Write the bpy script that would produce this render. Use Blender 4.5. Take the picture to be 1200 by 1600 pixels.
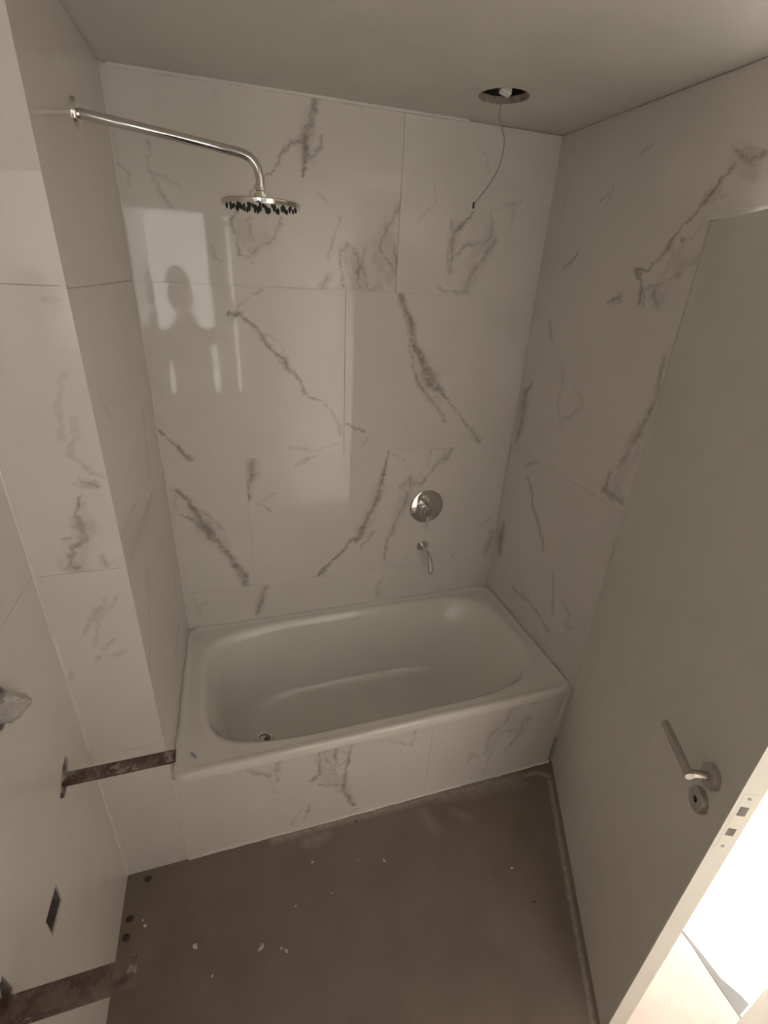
import bpy, bmesh, math, random
from mathutils import Vector, Matrix

random.seed(7)
# ------------------------------------------------------------------ scene, camera, light
scene = bpy.context.scene
for o in list(bpy.data.objects):
    bpy.data.objects.remove(o)
COL = scene.collection

W, D, H, HT = 1.5, 0.737, 2.408, 0.454      # alcove width, alcove depth, ceiling height, tub rim height
XL = -0.216                                 # face of the left wall
YF = -1.5                                   # face of the window wall behind the photographer
PX = -0.017                                 # outer corner of the pier

CAM_RIGHT = Vector((0.95460304, -0.2938359, 0.04892335))
CAM_UP = Vector((0.0861403, 0.42952169, 0.8989388))
CAM_FWD = Vector((0.28515413, 0.85391544, -0.43533382))
CAM_POS = Vector((0.2625, -1.1576, 1.9132))
cd = bpy.data.cameras.new('camera')
cam = bpy.data.objects.new('camera', cd)
COL.objects.link(cam)
cam.matrix_world = Matrix((
    (CAM_RIGHT.x, CAM_UP.x, -CAM_FWD.x, CAM_POS.x),
    (CAM_RIGHT.y, CAM_UP.y, -CAM_FWD.y, CAM_POS.y),
    (CAM_RIGHT.z, CAM_UP.z, -CAM_FWD.z, CAM_POS.z),
    (0, 0, 0, 1)))
cd.sensor_fit = 'VERTICAL'
cd.sensor_height = 24.0
cd.lens = 757.0 / 1600.0 * 24.0
cd.clip_start = 0.01
scene.camera = cam

world = bpy.data.worlds.new('overcast_sky')
scene.world = world
world.use_nodes = True
world.node_tree.nodes['Background'].inputs[0].default_value = (0.75, 0.85, 1.0, 1)
world.node_tree.nodes['Background'].inputs[1].default_value = 0.3

def area_light(name, loc, direction, sx, sy, power, color):
    ld = bpy.data.lights.new(name, 'AREA')
    ld.shape = 'RECTANGLE'
    ld.size, ld.size_y = sx, sy
    ld.energy = power
    ld.color = color
    lo = bpy.data.objects.new(name, ld)
    COL.objects.link(lo)
    lo.location = loc
    lo.rotation_euler = Vector(direction).to_track_quat('-Z', 'Y').to_euler()
    return lo
# daylight outside the small bathroom window and outside an invented window in the hall
area_light('bathroom_window_offscreen', (0.10, -3.3, 2.2), (0, 1, 0), 2.2, 3.6, 60.0, (1.0, 0.95, 0.88))
area_light('hall_invented_window_offscreen', (2.25, 1.46, 1.45), (0, -1, -0.1), 1.2, 1.9, 255.0, (1.0, 0.975, 0.945))

vs = scene.view_settings
vs.view_transform = 'Standard'
vs.look = 'None'
vs.gamma = 1.0
vs.use_curve_mapping = False
vs.exposure = 0.60

# ------------------------------------------------------------------ object helpers
def tag(o, label=None, cat=None, group=None, kind=None):
    if label: o['label'] = label
    if cat: o['category'] = cat
    if group: o['group'] = group
    if kind: o['kind'] = kind
    return o

def mesh_obj(name, verts, faces, mat, parent=None, smooth=False, loc=None):
    me = bpy.data.meshes.new(name)
    me.from_pydata([tuple(v) for v in verts], [], faces)
    bm = bmesh.new(); bm.from_mesh(me)
    bmesh.ops.recalc_face_normals(bm, faces=bm.faces[:])
    bm.to_mesh(me); bm.free()
    return link(name, me, mat, parent, smooth, loc)

def link(name, me, mat, parent=None, smooth=False, loc=None):
    o = bpy.data.objects.new(name, me)
    COL.objects.link(o)
    if mat: me.materials.append(mat)
    if smooth:
        for p in me.polygons: p.use_smooth = True
        if smooth != 'all':
            md = None
            try:
                me.set_sharp_from_angle(angle=math.radians(35))
            except Exception:
                pass
    if parent: o.parent = parent
    if loc is not None: o.location = loc
    return o

def bm_obj(name, bm, mat, parent=None, smooth=False, loc=None):
    bmesh.ops.recalc_face_normals(bm, faces=bm.faces[:])
    me = bpy.data.meshes.new(name)
    bm.to_mesh(me); bm.free()
    return link(name, me, mat, parent, smooth, loc)

def empty(name, loc):
    o = bpy.data.objects.new(name, None)
    COL.objects.link(o)
    o.location = loc
    o.empty_display_size = 0.05
    return o

def add_box(bm, x0, x1, y0, y1, z0, z1, M=None):
    vs_ = [Vector((x, y, z)) for x in (x0, x1) for y in (y0, y1) for z in (z0, z1)]
    if M is not None: vs_ = [M @ v for v in vs_]
    v = [bm.verts.new(p) for p in vs_]
    for f in ((0, 1, 3, 2), (4, 6, 7, 5), (0, 4, 5, 1), (2, 3, 7, 6), (0, 2, 6, 4), (1, 5, 7, 3)):
        bm.faces.new([v[i] for i in f])
    return v

def bevel_all(bm, w, seg=2):
    bmesh.ops.bevel(bm, geom=bm.edges[:], offset=w, segments=seg, affect='EDGES', profile=0.5)

def frame_of(axis):
    a = Vector(axis).normalized()
    t = Vector((0, 0, 1)) if abs(a.z) < 0.9 else Vector((1, 0, 0))
    u = a.cross(t).normalized()
    return u, a.cross(u).normalized(), a

def add_lathe(bm, origin, axis, profile, seg=40):
    """profile: (radius, distance along axis); radius 0 closes the end"""
    u, w, a = frame_of(axis)
    o = Vector(origin)
    rings = []
    for r, h in profile:
        if r < 1e-6:
            rings.append([bm.verts.new(o + a * h)])
        else:
            rings.append([bm.verts.new(o + a * h + (u * math.cos(t) + w * math.sin(t)) * r)
                          for t in [2 * math.pi * k / seg for k in range(seg)]])
    for A, B in zip(rings, rings[1:]):
        if len(A) == 1 and len(B) == 1: continue
        for k in range(seg):
            k2 = (k + 1) % seg
            if len(A) == 1: bm.faces.new((A[0], B[k], B[k2]))
            elif len(B) == 1: bm.faces.new((A[k], B[0], A[k2]))
            else: bm.faces.new((A[k], B[k], B[k2], A[k2]))

def smooth_path(pts, n=6):
    P = [Vector(p) for p in pts]
    out = []
    for i in range(len(P) - 1):
        p0 = P[max(i - 1, 0)]; p1 = P[i]; p2 = P[i + 1]; p3 = P[min(i + 2, len(P) - 1)]
        for k in range(n):
            t = k / n
            out.append(0.5 * ((2 * p1) + (p2 - p0) * t + (2 * p0 - 5 * p1 + 4 * p2 - p3) * t * t
                              + (3 * p1 - p0 - 3 * p2 + p3) * t ** 3))
    out.append(P[-1])
    return out

def add_tube(bm, pts, radius, seg=16, cap=True):
    P = [Vector(p) for p in pts]
    n = len(P)
    R = radius if isinstance(radius, (list, tuple)) else [radius] * n
    tang = []
    for i in range(n):
        a = P[max(i - 1, 0)]; b = P[min(i + 1, n - 1)]
        tang.append((b - a).normalized())
    u, w, _ = frame_of(tang[0])
    rings = []
    for i in range(n):
        t = tang[i]
        u = (u - t * u.dot(t)).normalized()
        w = t.cross(u)
        rings.append([bm.verts.new(P[i] + (u * math.cos(a) + w * math.sin(a)) * R[i])
                      for a in [2 * math.pi * k / seg for k in range(seg)]])
    for A, B in zip(rings, rings[1:]):
        for k in range(seg):
            k2 = (k + 1) % seg
            bm.faces.new((A[k], B[k], B[k2], A[k2]))
    if cap:
        bm.faces.new(rings[0]); bm.faces.new(rings[-1])

def add_plate(bm, outer, holes, fn, t0, t1):
    """flat plate with real holes; fn(u, v, t) -> point, t0 front side, t1 back side"""
    if not holes:
        F = [bm.verts.new(fn(u, v, t0)) for u, v in outer]
        B = [bm.verts.new(fn(u, v, t1)) for u, v in outer]
        bm.faces.new(F); bm.faces.new(B)
        for i in range(len(F)):
            j = (i + 1) % len(F)
            bm.faces.new((F[i], F[j], B[j], B[i]))
        return
    loops = [outer] + holes
    tmp = bmesh.new()
    lv = []
    for L in loops:
        vv = [tmp.verts.new((u, v, 0)) for u, v in L]
        lv.append(vv)
        for i in range(len(vv)): tmp.edges.new((vv[i], vv[(i + 1) % len(vv)]))
    bmesh.ops.triangle_fill(tmp, edges=tmp.edges[:], use_beauty=True)
    tmp.verts.index_update()
    for t in (t0, t1):
        M = {v: bm.verts.new(fn(v.co.x, v.co.y, t)) for v in tmp.verts}
        for f in tmp.faces: bm.faces.new([M[v] for v in f.verts])
        if t == t0: MF = M
        else: MB = M
    for vv in lv:
        for i in range(len(vv)):
            j = (i + 1) % len(vv)
            bm.faces.new((MF[vv[i]], MF[vv[j]], MB[vv[j]], MB[vv[i]]))
    tmp.free()

def circle2(cx, cy, r, n=32, jit=0.0):
    return [(cx + r * (1 + random.uniform(-jit, jit)) * math.cos(2 * math.pi * k / n),
             cy + r * (1 + random.uniform(-jit, jit)) * math.sin(2 * math.pi * k / n)) for k in range(n)]

# ------------------------------------------------------------------ materials
class NT:
    def __init__(self, name):
        self.m = bpy.data.materials.new(name)
        self.m.use_nodes = True
        self.t = self.m.node_tree
        self.b = self.t.nodes['Principled BSDF']
    def n(self, typ, **kw):
        nd = self.t.nodes.new(typ)
        for k, v in kw.items(): setattr(nd, k, v)
        return nd
    def l(self, a, b): self.t.links.new(a, b)
    def put(self, sock, v):
        if isinstance(v, bpy.types.NodeSocket): self.l(v, sock)
        else: sock.default_value = v
    def math(self, op, a, b=None, c=None, clamp=False):
        nd = self.n('ShaderNodeMath', operation=op); nd.use_clamp = clamp
        for i, v in enumerate((a, b, c)):
            if v is not None: self.put(nd.inputs[i], v)
        return nd.outputs[0]
    def vec(self, op, a, b=None, scale=None):
        nd = self.n('ShaderNodeVectorMath', operation=op)
        self.put(nd.inputs[0], a)
        if b is not None: self.put(nd.inputs[1], b)
        if scale is not None: self.put(nd.inputs['Scale'], scale)
        return nd.outputs['Value'] if op in ('DOT_PRODUCT', 'LENGTH', 'DISTANCE') else nd.outputs[0]
    def noise(self, vec, scale, detail=3, rough=0.5, color=False):
        nd = self.n('ShaderNodeTexNoise')
        if vec is not None: self.l(vec, nd.inputs['Vector'])
        nd.inputs['Scale'].default_value = scale
        nd.inputs['Detail'].default_value = detail
        nd.inputs['Roughness'].default_value = rough
        return nd.outputs['Color'] if color else nd.outputs['Fac']
    def rng(self, v, a, b, c, d, smooth=False):
        nd = self.n('ShaderNodeMapRange')
        if smooth: nd.interpolation_type = 'SMOOTHSTEP'
        self.put(nd.inputs[0], v)
        for i, x in enumerate((a, b, c, d)): nd.inputs[i + 1].default_value = x
        return nd.outputs[0]
    def mix(self, f, a, b):
        nd = self.n('ShaderNodeMix', data_type='RGBA')
        self.put(nd.inputs[0], f)
        for s, v in ((nd.inputs[6], a), (nd.inputs[7], b)):
            self.put(s, v if isinstance(v, bpy.types.NodeSocket) else (*v, 1))
        return nd.outputs[2]
    def out(self, color=None, rough=None, metal=None, bump=None, bstr=0.2, bdist=0.002, coat=None):
        i = self.b.inputs
        if color is not None: self.put(i['Base Color'], color if isinstance(color, bpy.types.NodeSocket) else (*color, 1))
        if rough is not None: self.put(i['Roughness'], rough)
        if metal is not None: self.put(i['Metallic'], metal)
        if coat is not None: i['Coat Weight'].default_value = coat
        if bump is not None:
            nd = self.n('ShaderNodeBump')
            nd.inputs['Strength'].default_value = bstr
            nd.inputs['Distance'].default_value = bdist
            self.l(bump, nd.inputs['Height']); self.l(nd.outputs[0], i['Normal'])
        return self.m
    def obj(self): return self.n('ShaderNodeTexCoord').outputs['Object']
    def uv(self): return self.n('ShaderNodeUVMap').outputs[0]

def strokes(T, P, veins):
    """largest falloff over a set of tapered strokes (strength, [(u, v, halfwidth), ...]) drawn in metres"""
    acc = None
    for s, pts in veins:
        for (u0, v0, w0), (u1, v1, w1) in zip(pts, pts[1:]):
            ab = Vector((u1 - u0, v1 - v0, 0)); L2 = max(ab.length_squared, 1e-8)
            ap = T.vec('SUBTRACT', P, (u0, v0, 0))
            t = T.math('ADD', T.vec('DOT_PRODUCT', ap, tuple(ab / L2)), 0.0, clamp=True)
            d = T.vec('LENGTH', T.vec('SUBTRACT', ap, T.vec('SCALE', tuple(ab), scale=t)))
            w = T.math('MULTIPLY_ADD', t, (w1 - w0) * 1.7, w0 * 1.7 + 0.0024)
            f = T.math('MULTIPLY', T.math('SUBTRACT', 1.0, T.math('DIVIDE', d, w), clamp=True), s * 1.6)
            acc = f if acc is None else T.math('MAXIMUM', acc, f)
    return acc

TILE_BASE = (0.82, 0.772, 0.712)
def tile_material(name, veins, base=TILE_BASE, seed=0.0):
    T = NT(name)
    uv = T.uv()
    q = T.vec('ADD', uv, (seed * 3.1, seed * 1.7, seed))
    n1 = T.vec('SCALE', T.vec('SUBTRACT', T.noise(q, 10, 2, 0.5, True), (0.5, 0.5, 0.5)), scale=0.026)
    n2 = T.vec('SCALE', T.vec('SUBTRACT', T.noise(q, 48, 5, 0.68, True), (0.5, 0.5, 0.5)), scale=0.040)
    P = T.vec('MULTIPLY', T.vec('ADD', T.vec('ADD', uv, n1), n2), (1, 1, 0))
    cloud = T.rng(T.noise(q, 4.0, 5, 0.6), 0.3, 0.75, 0.96, 1.03)
    c = T.mix(1.0, base, base)
    nd = T.n('ShaderNodeMix', data_type='RGBA'); nd.blend_type = 'MULTIPLY'
    nd.inputs[0].default_value = 1.0
    nd.inputs[6].default_value = (*base, 1)
    T.l(cloud, nd.inputs[7])
    col = nd.outputs[2]
    wisp = T.rng(T.noise(q, 6.5, 8, 0.68), 0.60, 0.78, 0.0, 0.16, True)
    col = T.mix(wisp, col, (0.46, 0.405, 0.355))
    if veins:
        m = strokes(T, P, veins)
        smoke = T.rng(T.noise(q, 26, 6, 0.72), 0.36, 0.62, 0.05, 1.05)
        core = T.rng(m, 0.38, 0.95, 0.0, 1.0, True)
        fine = T.rng(T.noise(T.vec('ADD', q, (7.7, 3.1, 0)), 60, 6, 0.7), 0.30, 0.60, 0.35, 1.0)
        edge = T.math('SUBTRACT', 1.0, T.math('DIVIDE', T.math('ABSOLUTE', T.math('SUBTRACT', m, 0.30)), 0.14), clamp=True)
        k = T.math('ADD', T.math('MULTIPLY', T.math('MULTIPLY', m, smoke), 0.60), T.math('MULTIPLY', T.math('MULTIPLY', core, fine), 0.42))
        k = T.math('ADD', k, T.math('MULTIPLY', T.math('MULTIPLY', edge, fine), 0.16), clamp=True)
        col = T.mix(T.math('MULTIPLY', k, 0.86), col, (0.30, 0.25, 0.21))
    return T.out(col, T.rng(T.noise(q, 9, 3), 0.3, 0.7, 0.035, 0.06))

def simple(name, color, rough=0.5, metal=0.0, var=0.06, scale=14, bump=0.0, bscale=60):
    T = NT(name)
    p = T.obj()
    k = T.rng(T.noise(p, scale, 4, 0.6), 0.3, 0.7, 1 - var, 1 + var)
    nd = T.n('ShaderNodeMix', data_type='RGBA'); nd.blend_type = 'MULTIPLY'
    nd.inputs[0].default_value = 1.0
    nd.inputs[6].default_value = (*color, 1)
    T.l(k, nd.inputs[7])
    return T.out(nd.outputs[2], rough, metal, T.noise(p, bscale, 4, 0.6) if bump else None, bump)
VEINS = {
  'BT1': [
    (.8,[(.597,2.401,.0092),(.587,2.366,.01),(.571,2.324,.0117),(.56,2.286,.0146),(.57,2.258,.0104),(.564,2.232,.0092),(.558,2.202,.003)]),
    (.55,[(.619,2.309,.0033),(.611,2.279,.0075),(.59,2.256,.005),(.569,2.241,.0075)]),
    (.6,[(.55,2.281,.0063),(.52,2.282,.0059),(.501,2.264,.0058),(.485,2.233,.003),(.44,2.182,.003),(.399,2.157,.003),(.382,2.13,.003)]),
    (.5,[(.344,2.087,.003),(.313,2.045,.005),(.333,2.01,.006),(.334,1.963,.005),(.359,1.95,.0033),(.392,1.981,.004),(.441,1.998,.0035),(.469,2.047,.004),(.476,2.075,.003)]),
    (.45,[(.382,2.063,.0042),(.35,2.038,.0033),(.328,2.009,.0034)]),
    (.4,[(.376,2.04,.0034),(.381,1.999,.0035),(.392,1.976,.0035),(.371,1.937,.0035)]),
    (.4,[(.679,2.09,.003),(.671,2.051,.003),(.654,2.007,.003),(.634,1.961,.004)]),
    (.25,[(.61,2.149,.003),(.648,2.115,.003)]),
    (.55,[(.892,2.154,.004),(.866,2.099,.01),(.844,2.058,.015),(.829,2.007,.0125),(.855,1.973,.01),(.882,1.933,.0117)]),
    (.6,[(.883,2.016,.006),(.888,1.975,.0071),(.885,1.928,.007)]),
    (.6,[(.677,1.983,.006),(.711,2.015,.007),(.735,1.987,.007),(.753,1.947,.0071),(.743,1.905,.007),(.755,1.874,.0061)]),
    (.45,[(.769,2.004,.0051),(.759,1.958,.007),(.779,1.907,.0058),(.78,1.875,.0047)]),
    (.5,[(.677,1.983,.005),(.677,1.933,.005),(.695,1.898,.007),(.696,1.871,.006)]),
    (.5,[(.637,1.91,.007),(.619,1.879,.0146),(.614,1.868,.01)]),
    (.3,[(.817,1.997,.0117),(.813,1.945,.0101),(.835,1.883,.0117),(.792,1.87,.006),(.643,1.867,.0058)]),
    (.4,[(.092,2.239,.003),(.105,2.227,.003),(.093,2.198,.003),(.096,2.166,.0038),(.112,2.135,.0053),(.12,2.106,.0045),(.145,2.077,.0038)]),
    (.25,[(.103,2.159,.003),(.143,2.152,.0031),(.173,2.136,.003)]),
    (.4,[(.001,2.178,.0031),(.026,2.166,.0031),(.039,2.15,.003),(.036,2.131,.003)]),
    (.4,[(.246,1.981,.003),(.26,1.948,.0045),(.282,1.941,.003)]),
    (.3,[(.855,2.084,.0225),(.843,2.013,.0355),(.858,1.921,.03)]),
    (.3,[(.7,1.985,.0225),(.73,1.936,.035),(.761,1.879,.0228)]),
    (.26,[(.637,1.91,.015),(.619,1.873,.0175)]),
    (.26,[(.35,2.038,.0187),(.367,1.993,.025),(.425,2.002,.025)]),
    (.3,[(.577,2.357,.0188),(.565,2.283,.025),(.569,2.246,.02)]),
  ],
  'BT2': [
    (.65,[(1.178,2.147,.003),(1.155,2.121,.0047),(1.132,2.099,.0082),(1.11,2.071,.0127),(1.109,2.03,.0146),(1.114,1.988,.0105),(1.112,1.944,.0041)]),
    (.5,[(1.093,2.106,.0061),(1.103,2.076,.0071),(1.093,2.023,.0051),(1.096,1.97,.0041)]),
    (.5,[(1.269,2.113,.0091),(1.259,2.071,.0177),(1.232,2.048,.0127),(1.167,2.039,.0082),(1.131,2.005,.0106)]),
    (.5,[(1.284,2.067,.0091),(1.257,2.023,.0147),(1.223,1.977,.0152),(1.195,1.932,.0165),(1.187,1.886,.0082),(1.148,1.87,.0041),(1.065,1.887,.0035)]),
    (.4,[(1.247,1.995,.0147),(1.206,1.949,.0147)]),
    (.35,[(1.371,2.191,.003),(1.294,2.167,.0041),(1.256,2.153,.003),(1.256,2.112,.0041)]),
    (.3,[(1.349,2.161,.0071),(1.343,2.119,.0051)]),
    (.25,[(1.018,2.217,.003),(1.025,2.155,.003),(.962,2.106,.003)]),
    (.2,[(1.158,2.35,.0034),(1.205,2.309,.0051),(1.218,2.268,.007)]),
    (.3,[(1.107,2.097,.0177),(1.11,2.014,.0228),(1.111,1.955,.0147)]),
    (.3,[(1.26,2.087,.0253),(1.232,2.005,.0329),(1.191,1.909,.0265)]),
  ],
  'B3L': [
    (.75,[(.287,1.774,.0047),(.33,1.77,.007),(.355,1.744,.0058),(.389,1.712,.007),(.401,1.68,.0082),(.431,1.647,.0041),(.473,1.618,.0093),(.49,1.577,.0082),(.519,1.56,.0058),(.542,1.505,.0067),(.567,1.48,.0041),(.617,1.46,.003)]),
    (.6,[(.449,1.61,.003),(.478,1.595,.0035),(.495,1.572,.004)]),
    (.35,[(.389,1.718,.003),(.425,1.702,.003),(.464,1.675,.003),(.468,1.641,.003),(.45,1.63,.003)]),
    (.45,[(.63,1.447,.003),(.656,1.407,.0058),(.676,1.361,.008),(.689,1.32,.0045)]),
    (.4,[(.406,1.854,.003),(.339,1.816,.004),(.315,1.79,.005)]),
    (.22,[(.676,1.286,.0053),(.576,1.256,.0067),(.479,1.275,.0053)]),
    (.7,[(-.008,1.373,.003),(.028,1.338,.0035),(.058,1.312,.005),(.076,1.276,.008),(.101,1.248,.0128)]),
  ],
  'B3R': [
    (.85,[(.918,1.859,.0128),(.934,1.815,.0128),(.95,1.769,.013),(.967,1.729,.0117),(.984,1.675,.0141),(1.009,1.632,.0152),(1.041,1.582,.0233),(1.074,1.53,.0269),(1.114,1.497,.0134),(1.139,1.469,.004)]),
    (.55,[(.957,1.675,.0035),(.975,1.626,.0047),(.989,1.576,.0053),(1.018,1.524,.0093),(1.057,1.484,.0134),(1.098,1.436,.0094),(1.127,1.408,.0075),(1.151,1.365,.0075)]),
    (.55,[(1.139,1.469,.0034),(1.173,1.434,.004),(1.225,1.384,.003),(1.279,1.331,.0067),(1.317,1.285,.0123),(1.337,1.262,.0077)]),
    (.6,[(.709,1.366,.004),(.743,1.351,.004),(.785,1.329,.0053)]),
    (.3,[(.81,1.304,.004),(.773,1.26,.004)]),
    (.32,[(.986,1.657,.0265),(1.067,1.537,.04),(1.104,1.456,.0235)]),
  ],
  'B2L': [
    (.85,[(.031,1.128,.0071),(.069,1.076,.0082),(.093,1.024,.0146),(.122,.956,.0236),(.143,.916,.0206),(.171,.874,.0094),(.198,.816,.0121),(.225,.748,.0148),(.255,.694,.0165),(.261,.641,.0121)]),
    (.6,[(.038,1.023,.0035),(.077,.99,.0082),(.108,.942,.0093),(.135,.902,.0134)]),
    (.5,[(.123,1.022,.0047),(.167,.973,.0054),(.195,.925,.0059)]),
    (.2,[(-.005,1.137,.0058),(.029,1.131,.0082),(.018,1.046,.0047)]),
    (.32,[(.093,1.024,.0233),(.137,.924,.0403),(.188,.849,.0206)]),
  ],
  'B2R': [
    (.65,[(.326,1.236,.0233),(.329,1.195,.0213),(.32,1.147,.0152),(.301,1.106,.0133),(.298,1.063,.008)]),
    (.45,[(.406,1.08,.0047),(.372,1.057,.004),(.342,1.041,.0033),(.395,.999,.003)]),
    (.4,[(.502,1.201,.003),(.529,1.207,.0054),(.556,1.226,.004),(.582,1.228,.003)]),
    (.2,[(.288,1.05,.003),(.294,.96,.0054),(.299,.835,.0034)]),
    (.75,[(.901,1.246,.0034),(.896,1.18,.0051),(.879,1.113,.0085),(.869,1.052,.017),(.839,.974,.0136),(.815,.922,.012),(.792,.849,.0171),(.775,.818,.012),(.741,.822,.0068),(.716,.782,.0044),(.665,.72,.0077),(.618,.677,.0122),(.57,.633,.0043),(.519,.58,.0038)]),
    (.5,[(.844,.843,.0086),(.819,.808,.0077),(.794,.782,.0086),(.79,.753,.0043)]),
    (.35,[(.91,1.237,.003),(.98,1.187,.0034)]),
    (.55,[(1.011,1.112,.0103),(1.015,1.068,.0137),(.994,.988,.019),(.964,.916,.0137),(.941,.842,.0152),(.918,.786,.0068),(.909,.687,.0038)]),
    (.5,[(.963,1.063,.0086),(.987,1.083,.0068),(1.011,1.112,.0068)]),
    (.55,[(1.032,1.075,.0103),(1.068,1.068,.0086),(1.091,1.106,.0043),(1.146,1.173,.0068),(1.187,1.205,.0103),(1.21,1.238,.0051)]),
    (.45,[(1.13,1.247,.0051),(1.201,1.243,.0153),(1.178,1.206,.0154),(1.146,1.173,.012)]),
    (.3,[(1.1,1.244,.0051),(1.09,1.168,.0051)]),
    (.4,[(.605,.643,.0051),(.648,.637,.0043)]),
    (.25,[(1.4,.822,.0063),(1.455,.857,.0052)]),
    (.5,[(1.479,.772,.0146),(1.465,.667,.0188)]),
    (.25,[(1.261,.661,.0042),(1.298,.688,.0038)]),
    (.26,[(.868,1.07,.0299),(.815,.922,.0342),(.775,.823,.0305)]),
    (.26,[(1.014,1.076,.0298),(.964,.916,.0299)]),
  ],
  'B1L': [
    (.6,[(.347,.619,.0151),(.33,.569,.0166),(.317,.526,.0189),(.303,.479,.0108)]),
    (.35,[(.103,.585,.004),(.067,.565,.0054),(.056,.519,.0073),(.039,.605,.0049)]),
    (.4,[(.896,.574,.0057),(.882,.479,.0116)]),
  ],
  'RT': [
    (.55,[(-.016,2.236,.0144),(-.046,2.217,.0179),(-.074,2.203,.0147),(-.104,2.211,.0051)]),
    (.25,[(-.062,2.177,.0119),(-.091,2.17,.0099),(-.058,2.188,.011)]),
    (.7,[(-.022,2.197,.0105),(-.001,2.178,.0032),(.018,2.151,.008),(.036,2.13,.0099),(.054,2.109,.0034),(.083,2.083,.0034),(.104,2.047,.0054),(.115,2.026,.0057),(.152,1.991,.0032),(.166,1.973,.0038),(.214,1.973,.0067),(.186,1.945,.0048),(.172,1.917,.009),(.172,1.878,.0048)]),
    (.6,[(.165,1.917,.0048),(.151,1.879,.0057)]),
    (.6,[(.258,1.888,.0144),(.31,1.878,.0056)]),
    (.5,[(.123,1.914,.012),(.098,1.882,.012)]),
    (.6,[(.064,2.049,.0038),(.074,2.045,.003)]),
    (.5,[(.043,1.965,.0038),(.079,1.949,.0048),(.112,1.937,.0057),(.153,1.922,.0038)]),
    (.25,[(.101,2.038,.0057),(.085,2.012,.0067),(.101,1.973,.0067),(.078,1.947,.0057)]),
    (.3,[(.007,2.002,.0064),(.034,1.986,.0077),(.043,1.965,.0077)]),
    (.2,[(-.013,2.111,.0038),(.028,2.083,.0048),(.035,2.06,.0048),(.062,2.028,.004)]),
    (.4,[(-.013,2.137,.0036),(-.026,2.139,.003)]),
    (.45,[(.311,2.279,.0038),(.268,2.296,.003)]),
    (.4,[(.408,2.213,.003),(.417,2.172,.0038)]),
    (.4,[(.459,2.174,.003),(.405,2.204,.0034)]),
    (.5,[(.523,2.022,.0039),(.548,1.995,.0065),(.58,1.983,.003)]),
    (.26,[(.061,1.995,.0287),(.092,1.951,.0287),(.1,1.905,.0287)]),
    (.24,[(.042,2.119,.0159),(.011,2.147,.0215)]),
    (.28,[(-.028,2.216,.0199),(-.072,2.196,.0239)]),
  ],
  'R3': [
    (.45,[(.616,1.793,.0041),(.596,1.755,.0066),(.569,1.717,.0041)]),
    (.35,[(.492,1.655,.0051),(.463,1.612,.0077),(.453,1.564,.0049),(.458,1.496,.0069),(.402,1.415,.0049)]),
    (.4,[(.388,1.57,.0041),(.345,1.555,.0049),(.317,1.529,.0036),(.344,1.499,.0049),(.4,1.45,.0041)]),
    (.6,[(.016,1.743,.0061),(.001,1.626,.01),(.017,1.554,.0121),(.04,1.492,.0181),(.052,1.421,.0182),(.069,1.385,.01)]),
    (.6,[(.103,1.349,.0069),(.106,1.282,.0142),(.049,1.274,.0157),(.016,1.269,.0085)]),
    (.4,[(.022,1.469,.0106),(.019,1.411,.0128),(.04,1.388,.0085)]),
    (.4,[(.074,1.344,.0085),(.071,1.305,.0071),(.033,1.273,.0071)]),
    (.26,[(.024,1.525,.0249),(.046,1.431,.032),(.066,1.291,.0302)]),
  ],
  'R3S': [
    (.55,[(.648,1.537,.0082),(.691,1.487,.0173),(.684,1.412,.0241),(.68,1.345,.0241),(.693,1.27,.013)]),
  ],
  'R2': [
    (.4,[(.283,1.341,.0051),(.338,1.308,.0069),(.386,1.287,.0037),(.456,1.271,.0051),(.592,1.182,.0058)]),
    (.55,[(.562,1.142,.0058),(.513,1.1,.0067),(.482,1.031,.0087),(.437,.999,.0111),(.398,.956,.0077),(.35,.886,.0046)]),
    (.45,[(.268,.828,.0058),(.234,.752,.0083),(.21,.657,.0058)]),
    (.35,[(.174,.751,.0077),(.121,.724,.0066),(.12,.659,.0093),(.087,.686,.0048)]),
  ],
  'R1': [
    (.5,[(.515,.584,.0107),(.44,.597,.0149),(.388,.61,.0107),(.275,.585,.0064),(.201,.56,.0115)]),
  ],
  'R2S': [
    (.6,[(.682,.854,.0149),(.687,.767,.0294),(.676,.698,.0258)]),
  ],
  'P3': [
    (.25,[(-.057,1.703,.0061),(-.079,1.646,.0034),(-.09,1.567,.0045)]),
    (.35,[(-.062,1.613,.0034),(-.065,1.571,.0065),(-.081,1.532,.0063),(-.064,1.511,.0054),(-.047,1.49,.0045),(-.019,1.477,.0036)]),
    (.5,[(-.069,1.465,.0099),(-.04,1.458,.0063)]),
    (.6,[(-.077,1.434,.0034),(-.093,1.397,.0054),(-.089,1.364,.0186),(-.096,1.318,.0135),(-.12,1.298,.0093),(-.137,1.258,.0139),(-.117,1.246,.0139)]),
    (.5,[(-.132,1.328,.0036),(-.122,1.333,.0037)]),
    (.5,[(-.065,1.273,.0056),(-.06,1.247,.009)]),
    (.2,[(-.074,1.847,.003),(-.036,1.841,.003)]),
    (.26,[(-.08,1.418,.0135),(-.091,1.341,.0247),(-.123,1.262,.027)]),
  ],
  'P2': [
    (.4,[(-.077,1.152,.003),(-.083,1.133,.0038),(-.108,1.109,.0083),(-.131,1.077,.003),(-.15,1.056,.003)]),
    (.35,[(-.054,1.148,.003),(-.067,1.126,.003),(-.109,1.085,.003),(-.121,1.038,.003),(-.135,1.011,.003)]),
    (.4,[(-.084,1.026,.003),(-.1,1.007,.003),(-.116,.998,.003)]),
    (.4,[(-.059,.977,.003),(-.082,.969,.0048),(-.098,.968,.0034)]),
    (.35,[(-.128,.966,.0038),(-.138,.965,.003)]),
    (.4,[(-.195,.932,.0038),(-.209,.906,.003)]),
  ],
  'A1': [
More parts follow.
